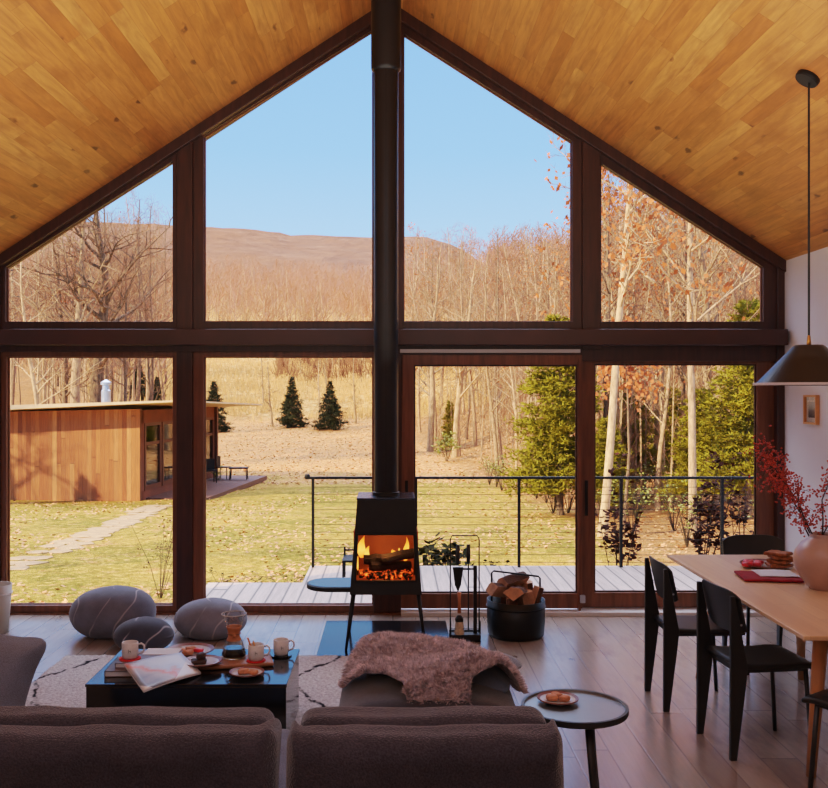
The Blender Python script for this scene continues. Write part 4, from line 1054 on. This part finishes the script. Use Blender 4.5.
for q, (lx, ly) in enumerate(((.5,5.6),(.55,7.2))):
    tc_ = empty('terrace_chair', lpos(lx, ly), .4+q, ['nearer dark chair on the cabin terrace', 'farther dark chair on the cabin terrace'][q], 'chair')
    MB().box((-.22,-.22,.42),(.22,.22,.46)).build('seat', M['black'], tc_); MB().box((-.22,.19,.46),(.22,.22,.85)).build('backrest', M['black'], tc_)
    for sx in (-.2,.2):
        for sy in (-.2,.2): MB().tube([(sx,sy,.43),(sx,sy,0)], .018, 6).build('leg', M['black'], tc_)

# ------------------------------------------------------------ trees
def tree(seed, h, r0, first=.35, nb=22, lean=(0,0), twigm=5, leaves=0, spread=1.0, crook=.02, sub=5, up=.9):
    random.seed(seed); wood = MB(); tw = MB(); lf = MB()
    pts = []; rs = []; x = y = 0.0; K = 12; dx = dy = 0
    for k in range(K+1):
        t = k/K; pts.append(Vector((x+lean[0]*h*t, y+lean[1]*h*t, h*t-.3))); rs.append(r0*(1-.86*t)**.9*(1.25 if k == 0 else 1))
        dx += random.gauss(0, crook); dy += random.gauss(0, crook); dx *= .8; dy *= .8; x += dx*h/K*3; y += dy*h/K*3
    wood.tube(pts, rs, 7, cap=False)
    def at(t):
        k = min(K-1, int(t*K)); f_ = t*K-k; return pts[k].lerp(pts[k+1], f_), lerp(rs[k], rs[k+1], f_)
    def ribbon(p, q, w_):
        s_ = (q-p).cross(Vector((random.random()-.5, random.random()-.5, random.random()-.5))).normalized()*w_
        tw.add([p-s_, p+s_, q], [(0,1,2)])
    def grow(p, d, L, r, lev):
        n = 5 if lev == 1 else 4; q = p.copy(); pl_ = [q.copy()]; d = d.normalized(); ds = []
        for k in range(n):
            d = (d+Vector((random.gauss(0,.18), random.gauss(0,.18), random.gauss(.06*up,.12)))).normalized(); q = q+d*L/n; pl_.append(q.copy()); ds.append(d.copy())
        wood.tube(pl_, [r*(1-.85*i/n) for i in range(n+1)], 4 if lev == 1 else 3, cap=False)
        if lev == 1:
            for c_ in range(sub):
                t = random.uniform(.25, 1)*n; i = min(n-1, int(t)); b_ = pl_[i].lerp(pl_[i+1], t-i)
                nd = (ds[i]+Vector((random.gauss(0,.7), random.gauss(0,.7), random.gauss(.2,.45)))).normalized()
                grow(b_, nd, L*random.uniform(.3,.55), r*.42, 2)
        else:
            for c_ in range(twigm):
                t = random.uniform(.1, 1)*n; i = min(n-1, int(t)); b_ = pl_[i].lerp(pl_[i+1], t-i)
                nd = (ds[i]+Vector((random.gauss(0,.6), random.gauss(0,.6), random.gauss(.1,.5)))).normalized(); e_ = b_+nd*L*random.uniform(.35,.8)
                ribbon(b_, e_, max(.006, r*.3))
                for z_ in range(2):
                    b2 = b_.lerp(e_, random.uniform(.3,.9)); ribbon(b2, b2+(nd+Vector((random.gauss(0,.7), random.gauss(0,.7), random.gauss(0,.5)))).normalized()*L*.3, .005)
                if leaves and random.random() < leaves:
                    for z_ in range(2):
                        s_ = random.uniform(.02,.04); lf.quad(e_+Vector((random.gauss(0,.1),random.gauss(0,.1),random.gauss(0,.1))), (s_,0,s_*random.uniform(-1,1)), (0,s_*random.uniform(-1,1),s_))
    for b in range(nb):
        t = lerp(first, .97, (b+random.random())/nb); p, r = at(t); a = random.uniform(0, 2*PI); L = h*.30*spread*(1.08-t)**.7*random.uniform(.6,1.2)
        grow(p, Vector((math.cos(a), math.sin(a), random.uniform(.5,1.3)*up)), L, max(.012, r*.5), 1)
    return wood, tw, lf
def tree_obj(name, seed, barkm, label, group=None, twm='twigs', **kw):
    wood, tw, lf = tree(seed, **kw); e = empty(name, (0,0,0), 0, label, 'tree', group)
    wood.build('trunk_and_branches', M[barkm], e, smooth=True)
    o = tw.build('twigs', M[twm], e); o['kind'] = 'stuff'
    if lf.v: o = lf.build('leaves', M['dryleaf'], e); o['kind'] = 'stuff'
    return e
def place(e, x, y, s=1, rz=0, dz=0):
    e.location = (x, y, tz(x, y)+dz); e.scale = (s, s, s); e.rotation_euler[2] = rz; return e
G_R = 'bare trees in the woods right of the lawn'; G_L = 'bare trees behind the cabin'; G_B = 'bare trees above the meadow'
protos = [tree_obj('bare_tree', 100+i, b, 'slender bare autumn tree in the woods beyond the railing', G_R, h=h, r0=r, first=f, nb=nb, leaves=lv_, lean=ln_, spread=sp)
          for i, (b, h, r, f, nb, lv_, ln_, sp) in enumerate([('bark_tan',17,.16,.30,24,0,(0,0),.9), ('bark_tan',15,.12,.28,22,.10,(.03,0),.9), ('bark_grey',18,.18,.38,24,0,(-.02,0),1), ('bark_birch',14,.10,.35,18,0,(.02,0),.8), ('bark_tan',13,.09,.2,22,.25,(-.03,.0),.85), ('bark_grey',12,.08,.2,20,0,(.0,.0),.9)])]
for p_ in protos: pass
random.seed(77)
def treeline(y): return 6.2-.085*y
first_used = [False]*6
def put(x, y, k, s, label, group, h=1):
    if not first_used[k]: e = protos[k]; first_used[k] = True
    else: e = copy_tree(protos[k])
    place(e, x, y, s, random.uniform(0, 6.28)); e['label'] = label; e['group'] = group
    px = x/y*F+CX; H_ = [17,15,18,14,13,12][k]
    yl = random.uniform(222, 262) if 380 < px < 590 else (random.uniform(150, 240) if px >= 590 else (random.uniform(185, 262) if px < 176 else random.uniform(285, 318)))
    hz = (EYE-(yl-CY)*y/F-tz(x, y))/H_
    if 'out of view' in group: hz = s
    if 'meadow' in group and y < 120: hz = .42
    e.scale = (min(s, max(.45, hz*1.1)), min(s, max(.45, hz*1.1)), min(1.25, hz))
spots = []
def ok(x, y, dm):
    for a, b in spots:
        if (a-x)**2+(b-y)**2 < dm*dm: return False
    spots.append((x, y)); return True
n_ = 0; tr_ = 0
while n_ < 160 and tr_ < 9000:
    tr_ += 1
    y = 23+85*random.random()**1.25; x = random.uniform(treeline(y)+.6, y*.47+3)
    if x < treeline(y)+.6 or x/y*F+CX < 404: continue
    if y < 30 and random.random() < .5: continue
    if not ok(x, y, .9+y*.012): continue
    put(x, y, random.choice([0,0,1,1,2,3,4,4,5]), random.uniform(.75,1.12), 'slender bare autumn tree in the woods beyond the railing', G_R); n_ += 1
n_ = 0; tr_ = 0
while n_ < 85 and tr_ < 6000:
    tr_ += 1
    y = random.uniform(42, 100); x = random.uniform(-.44*y-4, -.205*y-2)
    if x > -.235*y and y < 60: continue
    if not ok(x, y, 1.2): continue
    put(x, y, random.choice([0,2,2,3,5,5,1]), random.uniform(.6,.9), 'slender bare tree in the woods behind the cabin', G_L); n_ += 1
n_ = 0; tr_ = 0
while n_ < 75 and tr_ < 5000:
    tr_ += 1
    y = random.uniform(128, 175); x = random.uniform(-.30*y, .14*y)
    if not ok(x, y, 1.6): continue
    put(x, y, random.choice([0,1,1,3,3,4,5]), random.uniform(.55,.85), 'pale bare tree at the top of the meadow slope', G_B); n_ += 1
for k in range(14):
    y = random.uniform(97, 112); x = random.uniform(-.115, .03)*y
    put(x, y, random.choice([1,3,3,4]), .5, 'pale bare tree at the top of the meadow slope', G_B)
for q, (x, y, s) in enumerate(((-23,22,1.0),(-19.5,25,.8),(-26,26,.9),(-15,9.5,.8),(-20,14,.9),(-28,31,.8))):
    put(x, y, [0,2,4,1,5,3][q], s, 'bare tree standing out of view to the left of the lawn', 'bare trees out of view left of the lawn')
# far woodland: one mass
random.seed(55)
fw = MB(); ft = MB()
def far_tree(x, y, h, z0):
    px = x/y*F+CX; yl = random.uniform(228, 262) if px < 595 and px > 380 else (random.uniform(196, 250) if px <= 176 or px >= 595 else 250)
    h = min(h, max(3, EYE-(yl-CY)*y/F-z0))
    fw.tube([(x,y,z0-1),(x+random.gauss(0,.5),y,z0+h*.5),(x+random.gauss(0,.9),y,z0+h*.9)], [.09,.06,.02], 3, cap=False)
    for q in range(38):
        t = random.uniform(.12,1); a = random.uniform(0,6.28); L = h*.28*(1.15-t)*random.uniform(.6,1.3)
        p = Vector((x, y, z0+h*t)); e_ = p+Vector((math.cos(a)*L, math.sin(a)*L, L*random.uniform(.5,1.4)))
        s_ = Vector((.05,0,-.02)); ft.add([p-s_, p+s_, e_], [(0,1,2)])
        for w_ in range(2):
            b_ = p.lerp(e_, random.uniform(.3,.9)); e2 = b_+Vector((random.gauss(0,L*.3), random.gauss(0,L*.3), random.uniform(0,L*.6))); ft.add([b_-s_*.8, b_+s_*.8, e2], [(0,1,2)])
for k in range(1100):
    y = random.uniform(150, 330); x = random.uniform(-.46*y, .30*y); far_tree(x, y, random.uniform(9,14), tz(x, y))
for k in range(750):
    y = random.uniform(70, 170); x = random.uniform(.10*y, .48*y); far_tree(x, y, random.uniform(12,18), tz(x, y))
for k in range(160):
    y = random.uniform(75, 150); x = random.uniform(-.5*y, -.24*y); far_tree(x, y, random.uniform(8,13), tz(x, y))
e2_ = empty('sapling_thicket', (0,0,0), 0, 'brown mass of twiggy saplings filling the woods right of the lawn', 'thicket', kind='stuff')
keep = (fw, ft); fw, ft = MB(), MB()
for k in range(520):
    y = random.uniform(24, 75); x = random.uniform(treeline(y)+.8, y*.47+2); h_ = random.uniform(2, 6.5)
    ft_ = random.random(); fw.tube([(x,y,tz(x,y)-.2),(x+random.gauss(0,.15),y,tz(x,y)+h_*.6),(x+random.gauss(0,.3),y,tz(x,y)+h_)], [.035,.022,.006], 3, cap=False)
    for q in range(26):
        t = random.uniform(.1,1); a = random.uniform(0,6.28); L = h_*.3*(1.1-t)*random.uniform(.5,1.3)+.15; p = Vector((x, y, tz(x,y)+h_*t)); e_ = p+Vector((math.cos(a)*L, math.sin(a)*L, L*random.uniform(.3,1.3))); s_ = Vector((.009,0,-.003))
        ft.add([p-s_, p+s_, e_], [(0,1,2)]); b_ = p.lerp(e_, .5); ft.add([b_-s_, b_+s_, b_+Vector((random.gauss(0,.3), random.gauss(0,.3), random.uniform(0,.4)))], [(0,1,2)])
for k in range(260):
    y = random.uniform(98, 134); x = random.uniform(-.12, .06)*y; h_ = random.uniform(1, 3)
    for q in range(16):
        p = Vector((x+random.gauss(0,.3), y, tz(x,y)+random.uniform(0, h_*.5))); s_ = Vector((.035,0,0)); ft.add([p-s_, p+s_, p+Vector((random.gauss(0,.5), 0, h_*random.uniform(.4,1)))], [(0,1,2)])
o = fw.build('stems', M['bark_tan'], e2_); o['kind'] = 'stuff'
o = ft.build('twigs', M['twigs'], e2_); o['kind'] = 'stuff'
fw, ft = keep
e = empty('far_woodland', (0,0,0), 0, 'brown mass of bare woodland covering the lower mountain slope', 'woodland', kind='stuff')
o = fw.build('trunks', M['bark_tan'], e); o['kind'] = 'stuff'
o = ft.build('branches', M['fartwigs'], e); o['kind'] = 'stuff'

# prominent trees
def big(name, seed, barkm, px, py, d, label, **kw):
    e = tree_obj(name, seed, barkm, label, None, **kw); p = P(px, py, d); e.location = (p.x, d, tz(p.x, d)); return e
big('oak_tree', 501, 'bark_grey', 94, 420, 42, 'large dark forked bare oak towering behind the cabin', h=13.2, r0=.36, first=.35, nb=26, spread=1.6, lean=(.09,0), crook=.03, sub=7, up=.6, twigm=6)
big('bare_tree', 502, 'bark_tan', 79, 420, 41, 'thick pale trunked bare tree just left of the dark oak behind the cabin', h=12.5, r0=.27, first=.4, nb=24, spread=1.2, sub=6, up=.8)
big('bare_tree', 503, 'bark_grey', 62, 420, 44, 'bare tree behind the left part of the cabin roof', h=11, r0=.16, first=.3, nb=20)
big('bare_tree', 504, 'bark_birch', 40, 420, 40, 'pale birch behind the far left of the cabin roof', h=10, r0=.12, first=.3, nb=20)
big('birch_tree', 505, 'bark_birch', 601, 540, 19.5, 'thick leaning pale trunk directly behind the right glass door', h=14, r0=.095, first=.33, nb=26, lean=(.08,.0), leaves=.9, spread=.6, crook=.006, sub=6)
big('birch_tree', 506, 'bark_tan', 692, 550, 18.5, 'straight pinkish pale trunk right of the thick leaning one', h=12, r0=.085, first=.3, nb=26, lean=(.004,0), leaves=.7, crook=.006)
big('beech_sapling', 520, 'bark_grey', 624, 500, 21, 'slim young beech holding orange leaves behind the right glass door', h=4.9, r0=.045, first=.55, nb=12, leaves=1.0, spread=.8)
big('bare_tree', 507, 'bark_birch', 662, 500, 27, 'tall cream barked tree between the two near trunks', h=13.5, r0=.17, first=.35, nb=30, leaves=.8, spread=1.0)
big('bare_tree', 508, 'bark_tan', 722, 480, 25, 'forked pale tree near the right door jamb', h=11, r0=.13, first=.25, nb=24, leaves=.4, lean=(-.03,0))
big('bare_tree', 509, 'bark_tan', 619, 500, 26, 'thin pale tree close to the left stile of the right glass door', h=10.5, r0=.08, first=.3, nb=20, leaves=.8)
big('bare_tree', 510, 'bark_birch', 455, 455, 48, 'pale leaning double trunk at the left of the woods edge', h=10, r0=.19, first=.3, nb=24, lean=(.05,0))
big('bare_tree', 511, 'bark_birch', 430, 445, 52, 'pale straight trunk at the very left of the woods edge', h=10.5, r0=.2, first=.3, nb=24, lean=(.02,0))
for q, (px, d) in enumerate(((263,66),(322,68),(380-60+52,67),(500-20,70),(205,72))):
    pass
for q, (px, py, d, lab) in enumerate(((272,425,69,'small white birch left of the first spruce in the meadow'), (327,424,69,'small white birch cluster between the two meadow spruces'), (356,424,70,'small white birch right of the second meadow spruce'), (263,406,80,'thin white birch sapling above the cabin terrace'), (317,425,68,'white birch sapling close beside the right meadow spruce'))):
    big('birch_sapling', 600+q, 'bark_birch', px, py, d, lab, h=5.0, r0=.10, first=.2, nb=12, spread=.5, crook=.03)

# conifers
def conifer(seed, h, rad, mat, label, dense=26, pitch=-.15, tuft=.13, name='spruce_tree', lay=26, trunk='bark_grey', low=.04, taper=1.0, group=None):
    random.seed(seed); e = empty(name, (0,0,0), 0, label, 'tree', group); wd = MB(); nd = MB()
    wd.tube([(0,0,-.3),(0,0,h*.6),(0,0,h)], [rad*.06+.02, rad*.03+.01, .006], 7, cap=False)
    for L_ in range(lay):
        t = lerp(low, .98, L_/lay); R = rad*(1-t)**taper*random.uniform(.82,1.1)+.04; nbr = 7
        for b in range(nbr):
            a = random.uniform(0, 6.28); zc = h*t; R2 = R*random.uniform(.75,1.12)
            tip = Vector((math.cos(a)*R2, math.sin(a)*R2, zc+R2*(pitch+random.uniform(-.1,.25)))); base = Vector((0,0,zc))
            wd.add([base-Vector((0,0,.012)), base+Vector((0,0,.012)), tip], [(0,1,2)])
            m_ = max(5, int(dense*R2/rad))
            for q in range(m_):
                f_ = random.random()**.6; p = base.lerp(tip, f_)+Vector((random.gauss(0,.09*R2+.02), random.gauss(0,.09*R2+.02), random.gauss(0,.05*R2+.01)))
                for w_ in range(3):
                    dv = ((tip-base).normalized()*.7+Vector((random.gauss(0,.6), random.gauss(0,.6), random.gauss(.1,.5)))).normalized()*tuft*random.uniform(.6,1.3)
                    s_ = dv.cross(Vector((random.random()-.5, random.random()-.5, random.random()-.5))).normalized()*tuft*.16
                    nd.add([p-s_, p+s_, p+dv], [(0,1,2)])
    wd.build('trunk', M[trunk], e); o = nd.build('needles', M[mat], e); o['kind'] = 'stuff'; return e
s1 = conifer(1, 3.7, 1.2, 'spruce', 'dark green spruce standing left in the meadow', 44, tuft=.17); p = P(292,422,68); s1.location = (p.x, 68, tz(p.x, 68)); s1.scale = (.9,.9,1)
for px, d, sc, lab in ((330,66,.93,'dark green spruce standing right in the meadow'), (214,64,.95,'dark green spruce just above the cabin roof tip'), (157,74,.8,'small dark spruce seen between cabin roof and window post'), (139,82,.9,'dark spruce behind the cabin near the woods edge')):
    c_ = copy_tree(s1); c_['label'] = lab; x = (px-CX)*d/F; c_.location = (x, d, tz(x, d)); c_.scale = (sc, sc, sc); c_.rotation_euler[2] = px
w1 = conifer(5, 8.6, 2.0, 'pine', 'large bright green pine seen through the left glass door', 75, .12, .2, 'pine_tree', 34, 'bark_grey', .12, .55)
def pin(e, px, d, s, rz=0, lab=None, sz=None):
    x = (px-CX)*d/F; e.location = (x, d, tz(x, d)); e.scale = (s, s, sz or s); e.rotation_euler[2] = rz
    if lab: e['label'] = lab
    return e
pin(w1, 560, 25, .72, 0, None, .62)
for px, d, s, sz, lab in ((748, 22, .62, .60, 'green pine at the right edge of the right glass door'), (628, 27, .55, .42, 'low green pine behind the thick leaning trunk'),
                          (700, 24, .45, .36, 'low spreading green pine between the near trunks'), (450, 52, .28, .32, 'small green pine among the trunks left of the large pine'), (607, 24, .36, .30, 'low pine at the left side of the right glass door'),
                          (790, 26, .7, .7, 'green pine beyond the right end of the window wall'), (672, 29, .5, .34, 'low pine in front of the cream barked tree'), (62, 46, .35, .3, 'green pine behind the left end of the cabin roof'), (22, 44, .4, .28, 'green pine at the far left behind the cabin')):
    pin(copy_tree(w1), px, d, s, px*1.3, lab, sz)
for (x, y, s, sz) in ((-19.4,22.9,.42,.74), (-22.3,23.4,.5,.7), (-17.5,6.4,.4,.7)):
    c_ = copy_tree(w1, (x, y, tz(x, y)), x); c_.scale = (s, s, sz); c_['label'] = 'narrow pine out of view left of the lawn'; c_['group'] = 'pines out of view left of the lawn'
# shrubs
def shrub(seed, h, rad, leafm, label, leaves=260, ls=.04, stems=9, name='leafy_shrub', twig='shrubtwig', thin=.006):
    random.seed(seed); e = empty(name, (0,0,0), 0, label, 'shrub'); wd = MB(); lf = MB(); paths = []
    for s_ in range(stems):
        a = random.uniform(0,6.28); r = rad*random.uniform(.3,1); hh = h*random.uniform(.6,1)
        pl_ = [Vector((0,0,-.05)), Vector((math.cos(a)*r*.35, math.sin(a)*r*.35, hh*.45)), Vector((math.cos(a)*r, math.sin(a)*r, hh))]; paths.append(pl_)
        wd.tube(pl_, [thin*1.4, thin, thin*.5], 4, cap=False)
        for q in range(4):
            b_ = pl_[1].lerp(pl_[2], random.random()); e_ = b_+Vector((random.gauss(0,rad*.25), random.gauss(0,rad*.25), random.uniform(0,h*.2))); wd.tube([b_, e_], [thin*.6, thin*.3], 3, cap=False); paths.append([b_, b_.lerp(e_, .5), e_])
    for q in range(leaves):
        pl_ = random.choice(paths); t = random.random(); p = pl_[1].lerp(pl_[2], t)+Vector((random.gauss(0,.03), random.gauss(0,.03), random.gauss(0,.03)))
        a = random.uniform(0,6.28); dv = Vector((math.cos(a), math.sin(a), random.uniform(-.5,.8)))*ls; sv = dv.cross(Vector((random.gauss(0,.4), random.gauss(0,.4),1))).normalized()*ls*.38
        lf.add([p, p+dv*.5+sv, p+dv, p+dv*.5-sv], [(0,1,2,3)])
    wd.build('stems', M[twig], e)
    if leaves: o = lf.build('leaves', M[leafm], e); o['kind'] = 'stuff'
    return e
def sat(e, px, d): x = (px-CX)*d/F; e.location = (x, d, tz(x, d)); return e
sat(shrub(1, .92, .42, 'darkleaf', 'leafy dark green shrub behind the railing just right of the stove', 420, .10, 14), 438, 10.9)
sat(shrub(2, .72, .36, 'darkleaf', 'low dark shrub behind the railing near the tool stand', 380, .07, 14), 492, 11.0)
sat(shrub(3, 1.75, .28, 'redleaf', 'bronze leaved shrub behind the railing at the left of the right door', 300, .08, 7), 618, 11.2)
sat(shrub(4, 1.85, .42, 'redleaf', 'tall bronze leaved shrub behind the railing beneath the straight trunk', 520, .08, 9), 700, 11.3)
sat(shrub(5, 1.6, .3, 'redleaf', 'bronze leaved shrub at the right end of the railing', 180, .08, 7), 740, 11.2)
sat(shrub(6, 1.05, .50, 'redleaf', 'thin twiggy shrub outside the left window', 150, .035, 9, thin=.004), 160, 12.6)
sat(shrub(7, .45, .5, 'darkleaf', 'low twiggy plant at the left end of the deck', 70, .04, 14), 228, 12.0)
sat(shrub(8, .5, .35, 'darkleaf', 'low brown plant beside the deck step', 120, .035, 16), 292, 11.8)
sat(shrub(9, 1.3, .8, 'yellowleaf', 'yellow green shrub at the woods edge left of the large pine', 500, .12, 16), 447, 46)
sat(shrub(10, .8, .3, 'yellowleaf', 'small shrub at the corner of the cabin terrace', 120, .08, 10), 219, 36)
random.seed(90)
for k in range(26):
    y = random.uniform(16, 36); x = treeline(y)+random.uniform(.2, 3.5)
    if k == 0: us = shrub(70, 1.1, .6, 'yellowleaf', 'low twiggy undergrowth bush at the edge of the woods', 110, .07, 14, 'undergrowth_bush'); us['group'] = 'undergrowth bushes at the woods edge'; c_ = us
    else: c_ = copy_tree(us)
    c_.location = (x, y, tz(x, y)); c_.rotation_euler[2] = k

# ------------------------------------------------------------ light, sky, camera
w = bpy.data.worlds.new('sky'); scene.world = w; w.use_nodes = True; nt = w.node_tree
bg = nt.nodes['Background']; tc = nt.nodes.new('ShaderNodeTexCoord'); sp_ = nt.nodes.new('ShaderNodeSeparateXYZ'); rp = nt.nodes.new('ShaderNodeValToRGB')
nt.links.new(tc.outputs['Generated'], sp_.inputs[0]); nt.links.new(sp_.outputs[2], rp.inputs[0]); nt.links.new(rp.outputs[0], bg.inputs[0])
el = rp.color_ramp.elements
SKY = [(0,(208,224,238)),(.12,(192,218,238)),(.24,(170,209,238)),(.42,(148,200,236))]
while len(el) < len(SKY)+1: el.new(.9)
for i, (p_, c_) in enumerate(SKY):
    el[i].position = p_; el[i].color = (*[inv_tone(q)/6 for q in srgb(*c_)], 1)
el[4].position = .68; el[4].color = (.7/6, .75/6, 1.0/6, 1)
# added brightening of the high sky ahead, out of view, to light the room
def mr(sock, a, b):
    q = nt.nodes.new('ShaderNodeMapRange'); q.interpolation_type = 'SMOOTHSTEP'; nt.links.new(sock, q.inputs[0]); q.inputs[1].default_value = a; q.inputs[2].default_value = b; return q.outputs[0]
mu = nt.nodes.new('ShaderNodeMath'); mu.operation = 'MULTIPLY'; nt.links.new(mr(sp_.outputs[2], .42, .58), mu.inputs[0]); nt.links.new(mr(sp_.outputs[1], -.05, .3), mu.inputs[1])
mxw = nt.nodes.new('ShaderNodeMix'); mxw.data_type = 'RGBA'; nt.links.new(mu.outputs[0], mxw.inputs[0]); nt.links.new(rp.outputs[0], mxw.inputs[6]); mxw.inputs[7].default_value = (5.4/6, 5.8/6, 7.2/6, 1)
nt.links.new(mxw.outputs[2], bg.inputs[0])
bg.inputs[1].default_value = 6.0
sun = bpy.data.lights.new('sun', 'SUN'); sun.energy = 9.6; sun.color = (1, .76, .48); sun.angle = .009
so = bpy.data.objects.new('sun', sun); col.objects.link(so); so.rotation_euler = Vector((.75,.5,-.44)).to_track_quat('-Z','Y').to_euler()
def area(name, loc, size, energy, color, target):
    a = bpy.data.lights.new(name, 'AREA'); a.shape = 'RECTANGLE'; a.size = size[0]; a.size_y = size[1]; a.energy = energy; a.color = color
    o = bpy.data.objects.new(name, a); col.objects.link(o); o.location = loc; o.rotation_euler = (Vector(target)-Vector(loc)).to_track_quat('-Z','Y').to_euler(); return o
area('added_ceiling_fill', (XM, 2.0, 1.98), (4.6, 8.0), 290, (1,.88,.74), (XM, 2.0, 5))  # added area fill to brighten the ceiling, no fixture hangs here
area('added_overhead_fill', (XM, 1.7, 3.7), (3.0, 3.8), 42, (.60,.76,1), (XM, 2.2, 0))  # cool overhead fill added for the room, the roof has no opening
fp = bpy.data.lights.new('fire_light', 'POINT'); fp.energy = 3.0; fp.color = (1,.42,.12); fp.shadow_soft_size = .05
fo = bpy.data.objects.new('fire_light', fp); col.objects.link(fo); fo.location = (-.05, 6.78, .7)
cam = bpy.data.cameras.new('camera'); co = bpy.data.objects.new('camera', cam); col.objects.link(co)
co.location = (0,0,EYE); co.rotation_euler = (PI/2,0,0)
cam.sensor_width = 36; cam.lens = F/828*36; cam.shift_x = (414-CX)/828; cam.shift_y = (CY-394)/828
cam.clip_end = 3000; cam.clip_start = .05
scene.camera = co
scene.view_settings.view_transform = 'Standard'; scene.view_settings.look = 'None'; scene.view_settings.exposure = 0.0
vs_ = scene.view_settings; vs_.use_curve_mapping = True; cm = vs_.curve_mapping; cm.white_level = (4,4,4)
cv = cm.curves[3]
for a, fa in TONE[1:-1]: cv.points.new(a/4, fa)
cv.points[0].location = (0,0); cv.points[-1].location = (1,1); cm.update()
